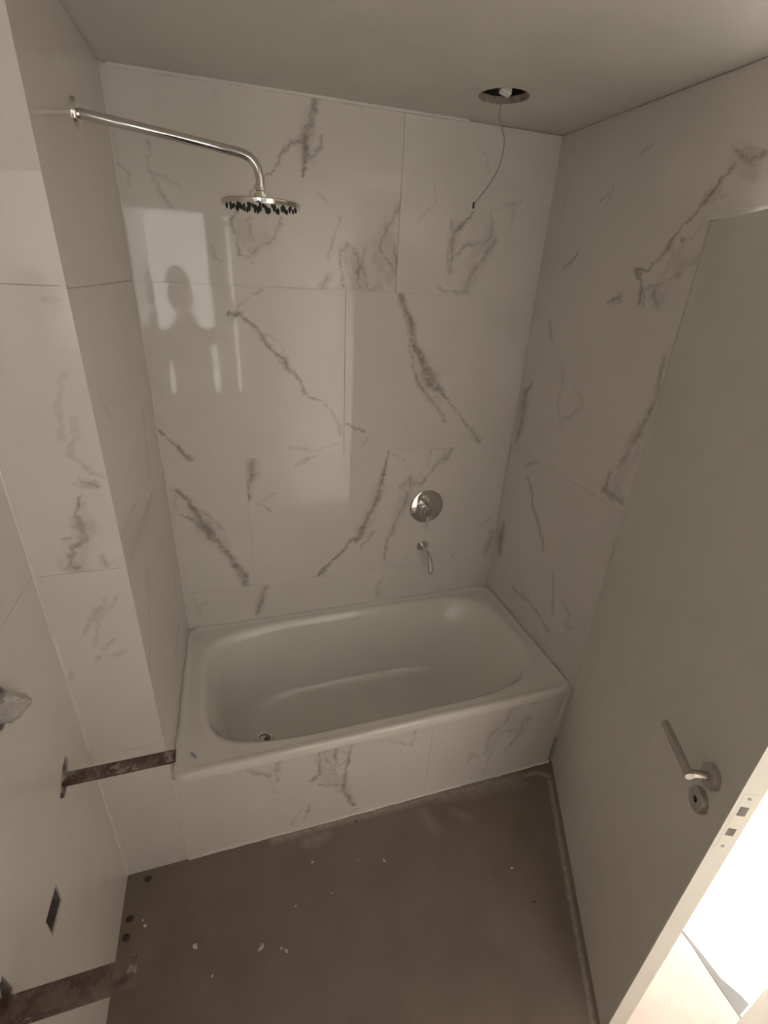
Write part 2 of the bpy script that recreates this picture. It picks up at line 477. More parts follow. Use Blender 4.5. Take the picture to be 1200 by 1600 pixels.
    (.5,[(.203,.412,.0039),(.23,.38,.0098),(.259,.358,.0118),(.288,.34,.0083)]),
  ],
  'A2': [
    (.5,[(.317,.418,.0079),(.307,.375,.0102),(.308,.329,.0073),(.306,.297,.0045)]),
    (.3,[(.299,.256,.0047),(.309,.248,.0047)]),
    (.6,[(.453,.402,.0039),(.46,.337,.0057),(.46,.289,.0091),(.432,.259,.0095)]),
    (.5,[(.471,.419,.0079),(.476,.363,.0079),(.509,.304,.0068),(.515,.253,.0036)]),
    (.6,[(.519,.419,.0091),(.512,.359,.0091),(.52,.333,.0047),(.509,.3,.0045)]),
    (.7,[(.582,.422,.0034),(.569,.348,.0053),(.554,.28,.0045),(.552,.214,.0083),(.55,.154,.0113),(.574,.092,.0106),(.593,.057,.0066)]),
    (.45,[(.522,.391,.0045),(.558,.367,.0045),(.564,.341,.0045),(.526,.306,.0034)]),
    (.55,[(.454,.234,.0036),(.504,.207,.0047),(.549,.194,.0106)]),
    (.3,[(.487,.279,.0113),(.498,.226,.0118)]),
    (.4,[(.605,.029,.0056),(.582,.02,.0047)]),
    (.5,[(.419,.136,.0047),(.413,.095,.0071),(.395,.048,.003)]),
    (.3,[(.396,.119,.0053),(.356,.065,.0047),(.36,-.001,.0047)]),
    (.4,[(.674,.4,.003),(.716,.379,.003),(.789,.331,.003)]),
    (.5,[(.834,.425,.003),(.813,.38,.003),(.806,.322,.0042)]),
    (.4,[(.759,.36,.003),(.795,.326,.0031)]),
    (.26,[(.471,.381,.0296),(.487,.263,.0355),(.55,.172,.0267)]),
  ],
  'A3': [
    (.5,[(1.252,.44,.0096),(1.224,.387,.0096),(1.211,.321,.011),(1.167,.286,.012),(1.147,.252,.0137),(1.146,.22,.0082),(1.142,.163,.0055)]),
    (.55,[(1.327,.318,.0121),(1.298,.303,.0137),(1.301,.253,.0136),(1.282,.218,.0055),(1.241,.156,.0034)]),
    (.35,[(1.277,.277,.0189),(1.253,.268,.011),(1.209,.297,.0093)]),
    (.4,[(1.182,.345,.011),(1.168,.318,.0082)]),
    (.3,[(1.334,.41,.0106),(1.309,.409,.0053)]),
    (.35,[(1.156,.274,.0096),(1.173,.212,.0096),(1.164,.105,.0062),(1.166,.052,.0043)]),
    (.3,[(1.124,.152,.006),(1.082,.183,.0082),(1.071,.129,.0071)]),
    (.28,[(1.244,.381,.0343),(1.201,.308,.048),(1.162,.24,.0343)]),
    (.26,[(1.303,.309,.0377),(1.289,.249,.0302)]),
  ],
  'L2': [
    (.35,[(.542,1.485,.0089),(.498,1.422,.0069),(.492,1.358,.0124),(.444,1.292,.008)]),
    (.45,[(.219,1.128,.0037),(.193,1.081,.0051),(.154,1.053,.003)]),
    (.2,[(.214,1.311,.0051),(.078,1.317,.0063),(-.005,1.309,.004)]),
    (.3,[(.608,.813,.0099),(.572,.751,.0128)]),
    (.3,[(.203,1.093,.006),(.158,1.037,.0043),(.095,.968,.0047),(-.025,.862,.0053)]),
    (.2,[(.074,1.656,.0038),(.126,1.577,.0045)]),
    (.25,[(.553,.636,.0107),(.379,.623,.0134)]),
  ],
}

M_grout = simple('grout', (0.62, 0.58, 0.53), 0.85, var=0.08, scale=30, bump=0.15)
M_caulk = simple('white_silicone', (0.80, 0.77, 0.72), 0.4, var=0.04, scale=40)
M_paint = simple('ceiling_paint', (0.78, 0.74, 0.675), 0.8, var=0.04, scale=5, bump=0.12, bscale=90)
M_plaster = simple('wall_plaster', (0.84, 0.79, 0.73), 0.85, var=0.05, scale=6, bump=0.15)
M_hallwhite = simple('hall_white_paint', (0.82, 0.81, 0.79), 0.8, var=0.02)
M_enamel = simple('white_enamel', (0.88, 0.84, 0.775), 0.12, var=0.015, scale=5)
M_chrome = simple('chrome', (0.72, 0.70, 0.67), 0.07, 1.0, var=0.02)
M_steel = simple('brushed_steel', (0.50, 0.465, 0.43), 0.32, 1.0, var=0.08, scale=60)
M_door = simple('door_paint', (0.86, 0.825, 0.745), 0.42, var=0.025, scale=7, bump=0.05, bscale=140)
M_frame = simple('door_frame_paint', (0.78, 0.76, 0.71), 0.45, var=0.02)
M_rubber = simple('black_rubber', (0.02, 0.019, 0.018), 0.6)
M_mortar = simple('grey_mortar', (0.42, 0.38, 0.335), 0.95, var=0.25, scale=60, bump=0.6, bscale=90)
M_void = simple('ceiling_void_plaster', (0.46, 0.40, 0.35), 0.95, var=0.3, scale=40)
M_plastic = simple('white_plastic', (0.80, 0.79, 0.75), 0.35)
M_wire = simple('grey_wire', (0.34, 0.325, 0.31), 0.5)
M_plug = simple('violet_grey_plastic', (0.40, 0.37, 0.46), 0.5)
M_boxmetal = simple('galvanised_box', (0.22, 0.205, 0.185), 0.5, 0.3, var=0.2, scale=50)
M_chip = simple('plaster_chip', (0.66, 0.60, 0.54), 0.9, var=0.1, scale=80)
M_spot = simple('dark_mortar_dab', (0.07, 0.055, 0.048), 0.8, var=0.2, scale=80)
M_wframe = simple('window_frame_paint', (0.42, 0.40, 0.37), 0.5)

def rust_material(name, th):
    T = NT(name)
    p = T.obj()
    a = T.rng(T.noise(p, 22, 5, 0.65), 0.40, 0.62, 0.0, 1.0, True)
    c = T.mix(a, (0.105, 0.058, 0.048), (0.20, 0.14, 0.118))
    b = T.rng(T.noise(T.vec('ADD', p, (4.0, 2.0, 1.0)), 30, 5, 0.7), th, th + 0.10, 0.0, 0.75, True)
    c = T.mix(b, c, (0.42, 0.37, 0.32))
    return T.out(c, 0.7, 0.0, T.noise(p, 160, 4, 0.7), 0.5, 0.001)
M_rust = rust_material('rusty_primed_steel', 0.58)
M_rust2 = rust_material('mortar_smeared_steel', 0.50)

def wrap_material():
    T = NT('crumpled_plastic_film')
    p = T.obj()
    c = T.mix(T.rng(T.noise(p, 60, 4), 0.4, 0.65, 0.0, 1.0), (0.62, 0.58, 0.53), (0.45, 0.41, 0.37))
    return T.out(c, 0.3, 0.0, T.noise(p, 70, 5, 0.7), 0.9, 0.004)
M_wrap = wrap_material()

def glass_material():
    m = bpy.data.materials.new('clear_window_glass')
    m.use_nodes = True
    t = m.node_tree
    t.nodes.remove(t.nodes['Principled BSDF'])
    o = t.nodes['Material Output']
    tr = t.nodes.new('ShaderNodeBsdfTransparent'); tr.inputs[0].default_value = (0.95, 0.97, 0.96, 1)
    gl = t.nodes.new('ShaderNodeBsdfGlossy'); gl.inputs['Roughness'].default_value = 0.02
    fr = t.nodes.new('ShaderNodeFresnel'); fr.inputs[0].default_value = 1.45
    mx = t.nodes.new('ShaderNodeMixShader')
    t.links.new(fr.outputs[0], mx.inputs[0]); t.links.new(tr.outputs[0], mx.inputs[1])
    t.links.new(gl.outputs[0], mx.inputs[2]); t.links.new(mx.outputs[0], o.inputs['Surface'])
    return m
M_glass = glass_material()

def floor_material():
    T = NT('dusty_brown_screed')
    p = T.obj()
    a = T.noise(p, 5, 6, 0.6)
    c = T.mix(T.rng(a, 0.3, 0.7, 0.0, 1.0), (0.205, 0.158, 0.128), (0.265, 0.208, 0.172))
    # trowelled patches and dust
    d = T.rng(T.noise(T.vec('ADD', p, (3.3, 1.2, 0)), 9, 7, 0.72), 0.60, 0.76, 0.0, 0.35, True)
    c = T.mix(d, c, (0.40, 0.34, 0.29))
    # plaster smears along the bath panel and a thin pale line running beside the door
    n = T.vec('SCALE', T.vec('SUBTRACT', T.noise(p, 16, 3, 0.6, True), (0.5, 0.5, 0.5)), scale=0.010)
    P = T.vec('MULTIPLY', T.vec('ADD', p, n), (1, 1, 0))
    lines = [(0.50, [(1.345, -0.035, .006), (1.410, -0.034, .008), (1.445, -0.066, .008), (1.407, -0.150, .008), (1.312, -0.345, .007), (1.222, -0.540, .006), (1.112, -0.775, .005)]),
             (0.30, [(0.93, -0.02, .02), (1.10, -0.025, .03), (1.30, -0.035, .035)]),
             (0.40, [(0.28, -0.015, .012), (0.60, -0.015, .012), (0.95, -0.015, .014)]),
             (0.16, [(0.98, -0.10, .015), (1.03, -0.13, .015)]),
             (0.16, [(0.86, -0.06, .015), (0.88, -0.14, .015)]),
             (0.25, [(0.40, -0.06, .02), (0.47, -0.05, .02)])]
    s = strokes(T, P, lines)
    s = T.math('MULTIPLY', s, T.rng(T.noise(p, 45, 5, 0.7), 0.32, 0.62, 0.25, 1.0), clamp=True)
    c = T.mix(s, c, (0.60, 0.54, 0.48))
    return T.out(c, T.rng(a, 0.3, 0.7, 0.5, 0.7), None, T.noise(p, 70, 5, 0.65), 0.25, 0.002)
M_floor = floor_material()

def hall_floor_material():
    T = NT('hall_marble_floor')
    p = T.obj()
    n = T.vec('SCALE', T.vec('SUBTRACT', T.noise(p, 8, 3, 0.6, True), (0.5, 0.5, 0.5)), scale=0.03)
    P = T.vec('MULTIPLY', T.vec('ADD', p, n), (1, 1, 0))
    s = strokes(T, P, [(0.7, [(1.57, -0.62, .006), (1.585, -0.72, .012), (1.62, -0.83, .022), (1.66, -0.95, .03), (1.70, -1.1, .02)]),
                       (0.5, [(1.62, -0.95, .01), (1.80, -0.99, .02), (2.1, -1.1, .02)]),
                       (0.5, [(2.2, 0.3, .02), (2.05, 0.0, .02), (2.15, -0.3, .03)])])
    c = T.mix(s, (0.80, 0.79, 0.77), (0.42, 0.39, 0.36))
    return T.out(c, 0.12)
M_hallfloor = hall_floor_material()

# ------------------------------------------------------------------ room shell
def structure(name, bm, mat, label, cat, parent=None, smooth=False):
    o = bm_obj(name, bm, mat, parent, smooth)
    tag(o, label, cat, kind='structure')
    return o

bm = bmesh.new(); add_box(bm, -0.32, 1.55, -1.6, D + 0.11, -0.08, 0.0)
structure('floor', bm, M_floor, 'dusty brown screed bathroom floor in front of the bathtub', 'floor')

bm = bmesh.new()
fn = lambda u, v, t: (u, v, t)
notch = circle2(1.11, 0.48, 0.0745, 40)
add_plate(bm, [(-0.32, -1.6), (1.6, -1.6), (1.6, D + 0.11), (-0.32, D + 0.11)], [notch], fn, H, H + 0.0205)
ceil_ = structure('ceiling', bm, M_paint, 'painted ceiling with a round cut-out for a lamp', 'ceiling')
bm = bmesh.new()
add_plate(bm, [(0.93, 0.30), (1.31, 0.30), (1.31, 0.70), (0.93, 0.70)], [], fn, H + 0.16, H + 0.17)
for a in ((0.93, 0.94, 0.30, 0.70), (1.30, 1.31, 0.30, 0.70), (0.93, 1.31, 0.30, 0.31), (0.93, 1.31, 0.69, 0.70)):
    add_box(bm, a[0], a[1], a[2], a[3], H + 0.0195, H + 0.165)
bm_obj('lamp_recess', bm, M_void, ceil_)
bm = bmesh.new()
add_plate(bm, circle2(1.11, 0.48, 0.0765, 40), [circle2(1.11, 0.48, 0.0728, 40)], fn, H + 0.0015, H + 0.020)
bm_obj('hole_edge', bm, M_void, ceil_)
bm = bmesh.new(); add_box(bm, 0.93, 1.31, 0.45, 0.475, H + 0.075, H + 0.10)
bm_obj('furring_channel', bm, M_steel, ceil_)
bm = bmesh.new(); add_box(bm, -0.32, 1.6, -1.6, D + 0.11, H + 0.20, H + 0.28)
bm_obj('upper_slab', bm, M_plaster, ceil_)

bm = bmesh.new(); add_box(bm, -0.32, 1.62, D + 0.0095, D + 0.11, -0.08, H + 0.28)
wall_back = structure('wall_back', bm, M_grout, 'marble-tiled wall behind the bathtub', 'wall')

bm = bmesh.new()
add_plate(bm, [(-0.32, 0.004), (PX - 0.004, 0.004), (-0.004, D + 0.02), (-0.32, D + 0.02)], [], fn, -0.08, H + 0.28)
wall_pier = structure('wall_pier', bm, M_grout, 'marble-tiled pier at the drain end of the bathtub', 'wall')

# right wall with the doorway
DY0, DY1, DZ = -0.905, 0.0, 2.092
bm = bmesh.new()
add_box(bm, W + 0.004, W + 0.10, DY1, D + 0.02, -0.08, H + 0.28)
add_box(bm, W + 0.004, W + 0.10, DY0, DY1, DZ, H + 0.28)
add_box(bm, W + 0.004, W + 0.10, -1.6, DY0, -0.08, H + 0.28)
wall_right = structure('wall_right', bm, M_grout, 'marble-tiled wall with the doorway to the bright hall', 'wall')

# left wall, with the openings chased into it
HOLE_A = [(-0.128, 0.775), (-0.120, 0.745), (-0.150, 0.708), (-0.195, 0.705), (-0.214, 0.728), (-0.185, 0.752), (-0.160, 0.768)]
HOLE_BOX = [(-0.347, 0.615), (-0.347, 0.551), (-0.424, 0.556), (-0.424, 0.617)]
HOLE_PIPE = circle2(-0.300, 1.125, 0.045, 14, 0.16)
HOLE_B = [(-0.570, 0.752), (-0.565, 0.690), (-0.600, 0.665), (-0.650, 0.668), (-0.662, 0.705), (-0.640, 0.742)]
bm = bmesh.new()
lf = lambda u, v, t: (t, u, v)
add_plate(bm, [(-1.6, -0.08), (0.01, -0.08), (0.01, H + 0.28), (-1.6, H + 0.28)], [HOLE_A, HOLE_BOX, HOLE_PIPE, HOLE_B], lf, XL - 0.004, XL - 0.055)
add_box(bm, XL - 0.12, XL - 0.054, -1.6, 0.01, -0.08, H + 0.28)
wall_left = structure('wall_left', bm, M_mortar, 'tiled wall with iron brackets and chased openings beside the pier', 'wall')

# window wall behind the photographer
WX0, WX1, WZ0, WZ1 = -0.20, 0.405, 1.02, 2.245
bm = bmesh.new()
for a in ((-0.32, WX0, -0.08, H + 0.28), (WX1, 1.62, -0.08, H + 0.28), (WX0, WX1, -0.08, WZ0), (WX0, WX1, WZ1, H + 0.28)):
    add_box(bm, a[0], a[1], YF - 0.10, YF, a[2], a[3])
wall_front = structure('wall_front', bm, M_plaster, 'plastered wall with the narrow window opposite the bathtub', 'wall')
win = empty('window_1', (0.10, YF - 0.05, WZ0)); tag(win, 'narrow window with a wide and a slim pane', 'window', kind='structure')
def child(o, p):
    o.parent = p
    o.matrix_parent_inverse = Matrix.Translation(-Vector(p.location))
    return o
bm = bmesh.new()
for a in ((WX0, WX0 + 0.018, WZ0, WZ1), (0.395, WX1, WZ0, WZ1), (0.228, 0.368, WZ0, WZ1), (WX0, WX1, WZ0, WZ0 + 0.03), (WX0, WX1, WZ1 - 0.02, WZ1)):
    add_box(bm, a[0], a[1], YF - 0.08, YF - 0.03, a[2], a[3])
child(bm_obj('window_frame', bm, M_wframe), win)
for x0, x1 in ((WX0 + 0.01, 0.235), (0.36, 0.40)):
    bm = bmesh.new(); add_box(bm, x0, x1, YF - 0.058, YF - 0.053, WZ0 + 0.02, WZ1 - 0.01)
    child(bm_obj('pane', bm, M_glass), win)
bm = bmesh.new(); add_box(bm, -0.16, 0.20, YF - 0.12, YF - 0.01, WZ0 - 0.02, WZ0 + 0.012)
child(bm_obj('window_sill', bm, M_wframe), win)

# hall beyond the doorway
bm = bmesh.new(); add_box(bm, 1.55, 3.3, -2.6, 1.4, -0.08, 0.0)
structure('floor_hall', bm, M_hallfloor, 'sunlit white marble hall floor beyond the door', 'floor')
bm = bmesh.new(); add_box(bm, 1.50, 3.3, -2.6, 1.4, H + 0.02, H + 0.28)
structure('ceiling_hall', bm, M_hallwhite, 'white ceiling of the hall beyond the door', 'ceiling')
bm = bmesh.new()
add_box(bm, 1.6, 3.3, -2.7, -2.6, -0.08, H + 0.28)
add_box(bm, 1.50, 1.61, -2.7, -1.59, -0.08, H + 0.28)
add_box(bm, 1.50, 1.61, D + 0.1, 1.5, -0.08, H + 0.28)
add_box(bm, 2.9, 3.0, -2.7, 1.5, -0.08, H + 0.28)
for a in ((1.6, 1.66, -0.08, H + 0.28), (2.84, 2.95, -0.08, H + 0.28), (1.66, 2.84, -0.08, 0.5), (1.66, 2.84, 2.35, H + 0.28)):
    add_box(bm, a[0], a[1], 1.4, 1.42, a[2], a[3])  # end wall left open for the made-up window that admits the hall light
structure('wall_hall', bm, M_hallwhite, 'white walls of the hall with an invented end window', 'wall')

# ------------------------------------------------------------------ marble tiles, each its own piece
FR = {
    'B': (Vector((0, D, 0)), Vector((1, 0, 0)), Vector((0, -1, 0))),
    'R': (Vector((W, 0, 0)), Vector((0, 1, 0)), Vector((-1, 0, 0))),
    'L': (Vector((PX, 0, 0)), Vector((-PX, D, 0)).normalized(), Vector((D, PX, 0)).normalized()),
    'P': (Vector((0, 0, 0)), Vector((1, 0, 0)), Vector((0, -1, 0))),
    'S': (Vector((XL, 0, 0)), Vector((0, 1, 0)), Vector((1, 0, 0))),
}
UP = Vector((0, 0, 1))
seed_no = [0]
MCACHE = {}
def vein_cell(veins, u0, u1, v0, v1):
    """the strokes that can reach a cell of the tile face"""
    out = []
    for s, pts in veins:
        for p, q in zip(pts, pts[1:]):
            m = 0.036 + 1.9 * max(p[2], q[2])
            if max(p[0], q[0]) + m > u0 and min(p[0], q[0]) - m < u1 and max(p[1], q[1]) + m > v0 and min(p[1], q[1]) - m < v1:
                out.append((s, [p, q]))
    return out

def split_cells(veins, u0, u1, v0, v1, depth=0):
    segs = vein_cell(veins, u0, u1, v0, v1)
    if len(segs) <= 14 or depth >= 4:
        return [(u0, u1, v0, v1, segs)]
    if u1 - u0 > v1 - v0:
        m = (u0 + u1) / 2
        return split_cells(veins, u0, m, v0, v1, depth + 1) + split_cells(veins, m, u1, v0, v1, depth + 1)
    m = (v0 + v1) / 2
    return split_cells(veins, u0, u1, v0, m, depth + 1) + split_cells(veins, u0, u1, m, v1, depth + 1)

def tile(parent, fr, poly, key=None, tilt=(0, 0), holes=(), base=TILE_BASE):
    o_, u_, n_ = FR[fr]
    cu = sum(p[0] for p in poly) / len(poly); cv = sum(p[1] for p in poly) / len(poly)
    c = o_ + u_ * cu + UP * cv
    bm = bmesh.new()
    add_plate(bm, list(poly), [list(h) for h in holes],
              lambda u, v, t: u_ * (u - cu) + UP * (v - cv) - n_ * t, 0.0, 0.014)
    seed_no[0] += 1
    seed = seed_no[0] * 1.37
    veins = VEINS.get(key) if key else None
    mats = []
    if veins:
        ulo, uhi = min(p[0] for p in poly), max(p[0] for p in poly)
        vlo, vhi = min(p[1] for p in poly), max(p[1] for p in poly)
        cells = split_cells(veins, ulo, uhi, vlo, vhi)
        for cu0, cu1, cv0, cv1, segs in cells:
            for co, no in ((u_ * (cu0 - cu), u_), (u_ * (cu1 - cu), u_), (UP * (cv0 - cv), UP), (UP * (cv1 - cv), UP)):
                bmesh.ops.bisect_plane(bm, geom=bm.verts[:] + bm.edges[:] + bm.faces[:], plane_co=co, plane_no=no, dist=1e-5)
            mats.append(tile_material('marble_tile', segs, base, seed))
        for f in bm.faces:
            m = f.calc_center_median(); fu = m.dot(u_) + cu; fv = m.z + cv
            for i, (cu0, cu1, cv0, cv1, _) in enumerate(cells):
                if cu0 - 1e-4 <= fu <= cu1 + 1e-4 and cv0 - 1e-4 <= fv <= cv1 + 1e-4:
                    f.material_index = i; break
    else:
        if fr not in MCACHE: MCACHE[fr] = tile_material('marble_tile', None, base, seed)
        mats = [MCACHE[fr]]
    uvl = bm.loops.layers.uv.new('UVMap')
    for f in bm.faces:
        for lp in f.loops:
            lp[uvl].uv = (lp.vert.co.dot(u_) + cu, lp.vert.co.z + cv)
    o = bm_obj('tile', bm, None, parent)
    for m in mats: o.data.materials.append(m)
    # uneven laying: a fraction of a degree about the vertical and the horizontal
    R = Matrix.Rotation(math.radians(tilt[0]), 4, u_) @ Matrix.Rotation(math.radians(tilt[1]), 4, UP)
    o.matrix_world = Matrix.Translation(c) @ R
    return o

G = 0.0005
def rect(u0, u1, v0, v1, g=G):
    return [(u0 + g, v0 + g), (u1 - g, v0 + g), (u1 - g, v1 - g), (u0 + g, v1 - g)]

Z1, Z2, Z3 = 0.638, 1.240, 1.864
ZT = H - 0.002
# wall behind the bath
tile(wall_back, 'B', rect(0.0, 0.894, Z3, ZT), 'BT1', (0.40, 0.35))
tile(wall_back, 'B', rect(0.894, W, Z3, ZT), 'BT2', (-0.10, -0.10))
tile(wall_back, 'B', rect(0.0, 0.703, Z2, Z3), 'B3L', (-0.55, 0.25))
tile(wall_back, 'B', rect(0.703, W, Z2, Z3), 'B3R', (-0.15, 0.0))
tile(wall_back, 'B', rect(0.0, 0.302, Z1, Z2), 'B2L', (0.10, -0.10))
tile(wall_back, 'B', rect(0.302, W, Z1, Z2), 'B2R', (-0.12, 0.05))
tile(wall_back, 'B', rect(0.0, 0.905, 0.42, Z1), 'B1L', (0.0, 0.0))
tile(wall_back, 'B', rect(0.905, W, 0.42, Z1), None, (0.05, 0.0))
# wall at the far end of the bath, above and beside the doorway
ZC = DZ + 0.016
tile(wall_right, 'R', [(0.650 - G, Z3 + G), (0.650 - G, ZT), (-0.55 + G, ZT), (-0.55 + G, ZC), (0.0, ZC), (0.0, Z3 + G)], 'RT')
tile(wall_right, 'R', rect(0.650, D, Z3, ZT), None, (0, 0.3))
tile(wall_right, 'R', rect(-1.5, -0.55, ZC, ZT), None)
tile(wall_right, 'R', rect(0.0, 0.650, Z2, Z3), 'R3', (0.05, 0))
tile(wall_right, 'R', rect(0.650, D, Z2, Z3), 'R3S', (0, 0.4))
tile(wall_right, 'R', rect(0.0, 0.650, Z1 - 0.02, Z2), 'R2', (-0.08, 0))
tile(wall_right, 'R', rect(0.650, D, Z1 - 0.02, Z2), 'R2S', (0, 0.3))
tile(wall_right, 'R', rect(0.0, D, 0.42, Z1 - 0.02), 'R1')
for z0, z1 in ((0.0, Z1), (Z1, Z2), (Z2, ZC)):
    tile(wall_right, 'R', rect(-1.5, DY0 - 0.06, z0, z1), None)
# drain-end wall of the alcove
for z0, z1, k in ((0.42, Z1 - 0.02, 'L2'), (Z1 - 0.02, Z2, 'L2'), (Z2, Z3, 'L2'), (Z3, ZT, None)):
    tile(wall_pier, 'L', rect(0.0, 0.735, z0, z1), k)
# face of the pier
for z0, z1, k in ((0.0, 0.605, None), (0.605, Z2 - 0.006, 'P2'), (Z2 - 0.006, Z3 + 0.004, 'P3'), (Z3 + 0.004, ZT, None)):
    tile(wall_pier, 'P', rect(XL, PX, z0, z1), k, (0.0, 0.0))
# left wall
tile(wall_left, 'S', rect(-1.2, 0.0, 0.0, Z2), None, holes=(HOLE_A, HOLE_BOX, HOLE_PIPE, HOLE_B))
tile(wall_left, 'S', rect(-1.2, 0.0, Z2, ZT), None)
tile(wall_left, 'S', rect(-1.5, -1.2, 0.0, ZT), None)

# tiled panel along the front of the bath
bm = bmesh.new(); add_box(bm, PX, 1.470, 0.004, 0.030, -0.02, 0.43); add_box(bm, 1.470, W, 0.004, 0.030, 0.165, 0.43)
wall_apron = structure('wall_apron', bm, M_grout, 'low marble-tiled panel along the front of the bathtub', 'wall')
tile(wall_apron, 'P', rect(PX, 0.290, 0.0, 0.428), 'A1')
tile(wall_apron, 'P', rect(0.290, 0.890, 0.0, 0.428), 'A2')
tile(wall_apron, 'P', rect(0.890, 1.484, 0.0, 0.428), 'A3')

# silicone and grout beads in the corners
def bead(name, pts, r, label, mat=None):
    bm = bmesh.new(); add_tube(bm, pts, r, 8)
    o = bm_obj(name, bm, mat or M_caulk, None, True)
    tag(o, label, 'sealant', kind='structure')
def wob(a, b, n=24, amp=0.0012):
    a, b = Vector(a), Vector(b)
    return [a.lerp(b, k / n) + Vector((random.uniform(-amp, amp), random.uniform(-amp, amp), random.uniform(-amp, amp))) for k in range(n + 1)]
bead('trim_1', wob((XL + 0.001, -0.001, 0.004), (XL + 0.001, -0.001, 0.555)), 0.0035, 'white sealant bead in the corner of pier and bracket wall, below the upper bracket')
bead('trim_2', wob((XL + 0.001, -0.001, 0.64), (XL + 0.001, -0.001, H)), 0.0045, 'white sealant bead running up the corner of pier and bracket wall')
bead('trim_3', wob((0.02, D - 0.001, H - 0.001), (1.12, D - 0.001, H - 0.001)), 0.0075, 'pale sealant bead between ceiling and the wall behind the bathtub')
bead('trim_4', wob((0.001, D - 0.001, HT), (0.001, D - 0.001, H)), 0.004, 'pale sealant bead up the corner at the drain end of the bathtub')
bead('trim_5', wob((PX, -0.001, 0.001), (1.49, -0.001, 0.001), 40), 0.0045, 'white sealant bead where the bath panel meets the floor')
bead('trim_6', wob((PX + 0.0005, 0.0004, 0.005), (PX + 0.0005, 0.0004, 0.42), 8, 0.0003), 0.0022, 'thin pale joint between pier and bath panel')
bm = bmesh.new(); add_box(bm, 1.474, 1.4985, -0.009, 0.012, 0.165, 0.448)
bevel_all(bm, 0.003)
o = bm_obj('trim_7', bm, M_caulk, None, True)
tag(o, 'white upright strip closing the end of the bath panel beside the door', 'trim', kind='structure')
# threshold
bm = bmesh.new(); add_plate(bm, [(1.545, 0.0), (1.549, -0.60), (1.551, -0.72), (1.546, -0.80), (1.545, DY0), (1.604, DY0), (1.594, -0.85), (1.570, -0.80), (1.566, -0.74), (1.556, -0.66), (1.553, 0.0)], [], fn, 0.002, -0.01)
o = bm_obj('trim_9', bm, simple('threshold_strip', (0.055, 0.050, 0.047), 0.6)); tag(o, 'grey strip across the doorway between screed and hall marble', 'threshold', kind='structure')

# ------------------------------------------------------------------ door frame and door
bm = bmesh.new()
add_box(bm, W - 0.004, W + 0.104, DY0 - 0.04, 0.002, DZ - 0.004, ZC)            # head
add_box(bm, W - 0.004, W + 0.104, DY0 - 0.055, DY0 + 0.006, 0.0, ZC)           # latch-side jamb
add_box(bm, W + 0.0005, W + 0.104, -0.003, 0.010, 0.0, ZC)                     # hinge-side jamb
add_box(bm, W + 0.041, W + 0.075, -0.030, 0.002, 0.0, ZC)                      # stop
add_box(bm, W + 0.047, W + 0.075, DY0, 0.0, DZ - 0.02, DZ)
add_box(bm, W + 0.047, W + 0.075, DY0, DY0 + 0.022, 0.0, DZ)
o = bm_obj('trim_10', bm, M_frame); tag(o, 'white painted frame around the doorway', 'door frame', kind='structure')

A = math.radians(25.5)
HX, HY = 1.4975, -0.007
DM = Matrix(((-math.sin(A), math.cos(A), 0, HX), (-math.cos(A), -math.sin(A), 0, HY), (0, 0, 1, 0), (0, 0, 0, 1)))
# door space: +X along the leaf from hinge to latch, +Y through the leaf towards the hall, Z up
DWID, DTHK, DTOP = 0.883, 0.040, 2.084
def dobj(name, bm, mat, parent=None, smooth=False):
    o = bm_obj(name, bm, mat, None, smooth)
    if parent is None:
        o.matrix_world = DM
    else:
        o.parent = parent
    return o
bm = bmesh.new(); add_box(bm, 0.0, DWID - 0.0015, 0.0, DTHK, 0.009, DTOP); bevel_all(bm, 0.0015, 1)
door = dobj('door_1', bm, M_door, None)
tag(door, 'plain grey-white bathroom door with steel lever, standing ajar', 'door', kind='structure')
bm = bmesh.new(); add_box(bm, DWID - 0.0015, DWID, 0.0, DTHK, 0.009, DTOP)
dobj('door_edge', bm, M_door, door)
# lever sets on both sides
HS, HZ, KZ = 0.812, 1.022, 0.948
for sgn, y0 in ((-1, 0.0), (1, DTHK)):
    bm = bmesh.new()
    add_lathe(bm, (HS, y0, HZ), (0, sgn, 0), [(0.0, -0.001), (0.0265, -0.001), (0.0265, 0.0125), (0.0255, 0.0135), (0.0, 0.0135)], 40)
    ros = dobj('rosette', bm, M_steel, door, True)
    bm = bmesh.new()
    e = y0 + sgn * 0.050
    add_tube(bm, [(HS, y0 + sgn * 0.006, HZ), (HS, e - sgn * 0.0085, HZ), (HS - 0.0005, e, HZ)], 0.0088, 20)
    dobj('lever_neck', bm, M_steel, ros, True)
    bm = bmesh.new()
    add_tube(bm, [(HS + 0.0085, e, HZ), (HS - 0.128, e, HZ)], 0.0092, 20)
    dobj('lever_grip', bm, M_steel, ros, True)
    bm = bmesh.new()
    add_lathe(bm, (HS, y0, KZ), (0, sgn, 0), [(0.0, -0.001), (0.0265, -0.001), (0.0265, 0.0125), (0.0255, 0.0135), (0.0075, 0.0135), (0.0065, 0.002), (0.0, 0.002)], 40)
    kr = dobj('key_rosette', bm, M_steel, door, True)
    bm = bmesh.new()
    add_lathe(bm, (HS, y0 + sgn * 0.002, KZ), (0, sgn, 0), [(0.0, 0.001), (0.0062, 0.001), (0.0062, 0.0), (0.0, 0.0)], 20)
    dobj('keyhole', bm, M_boxmetal, kr)
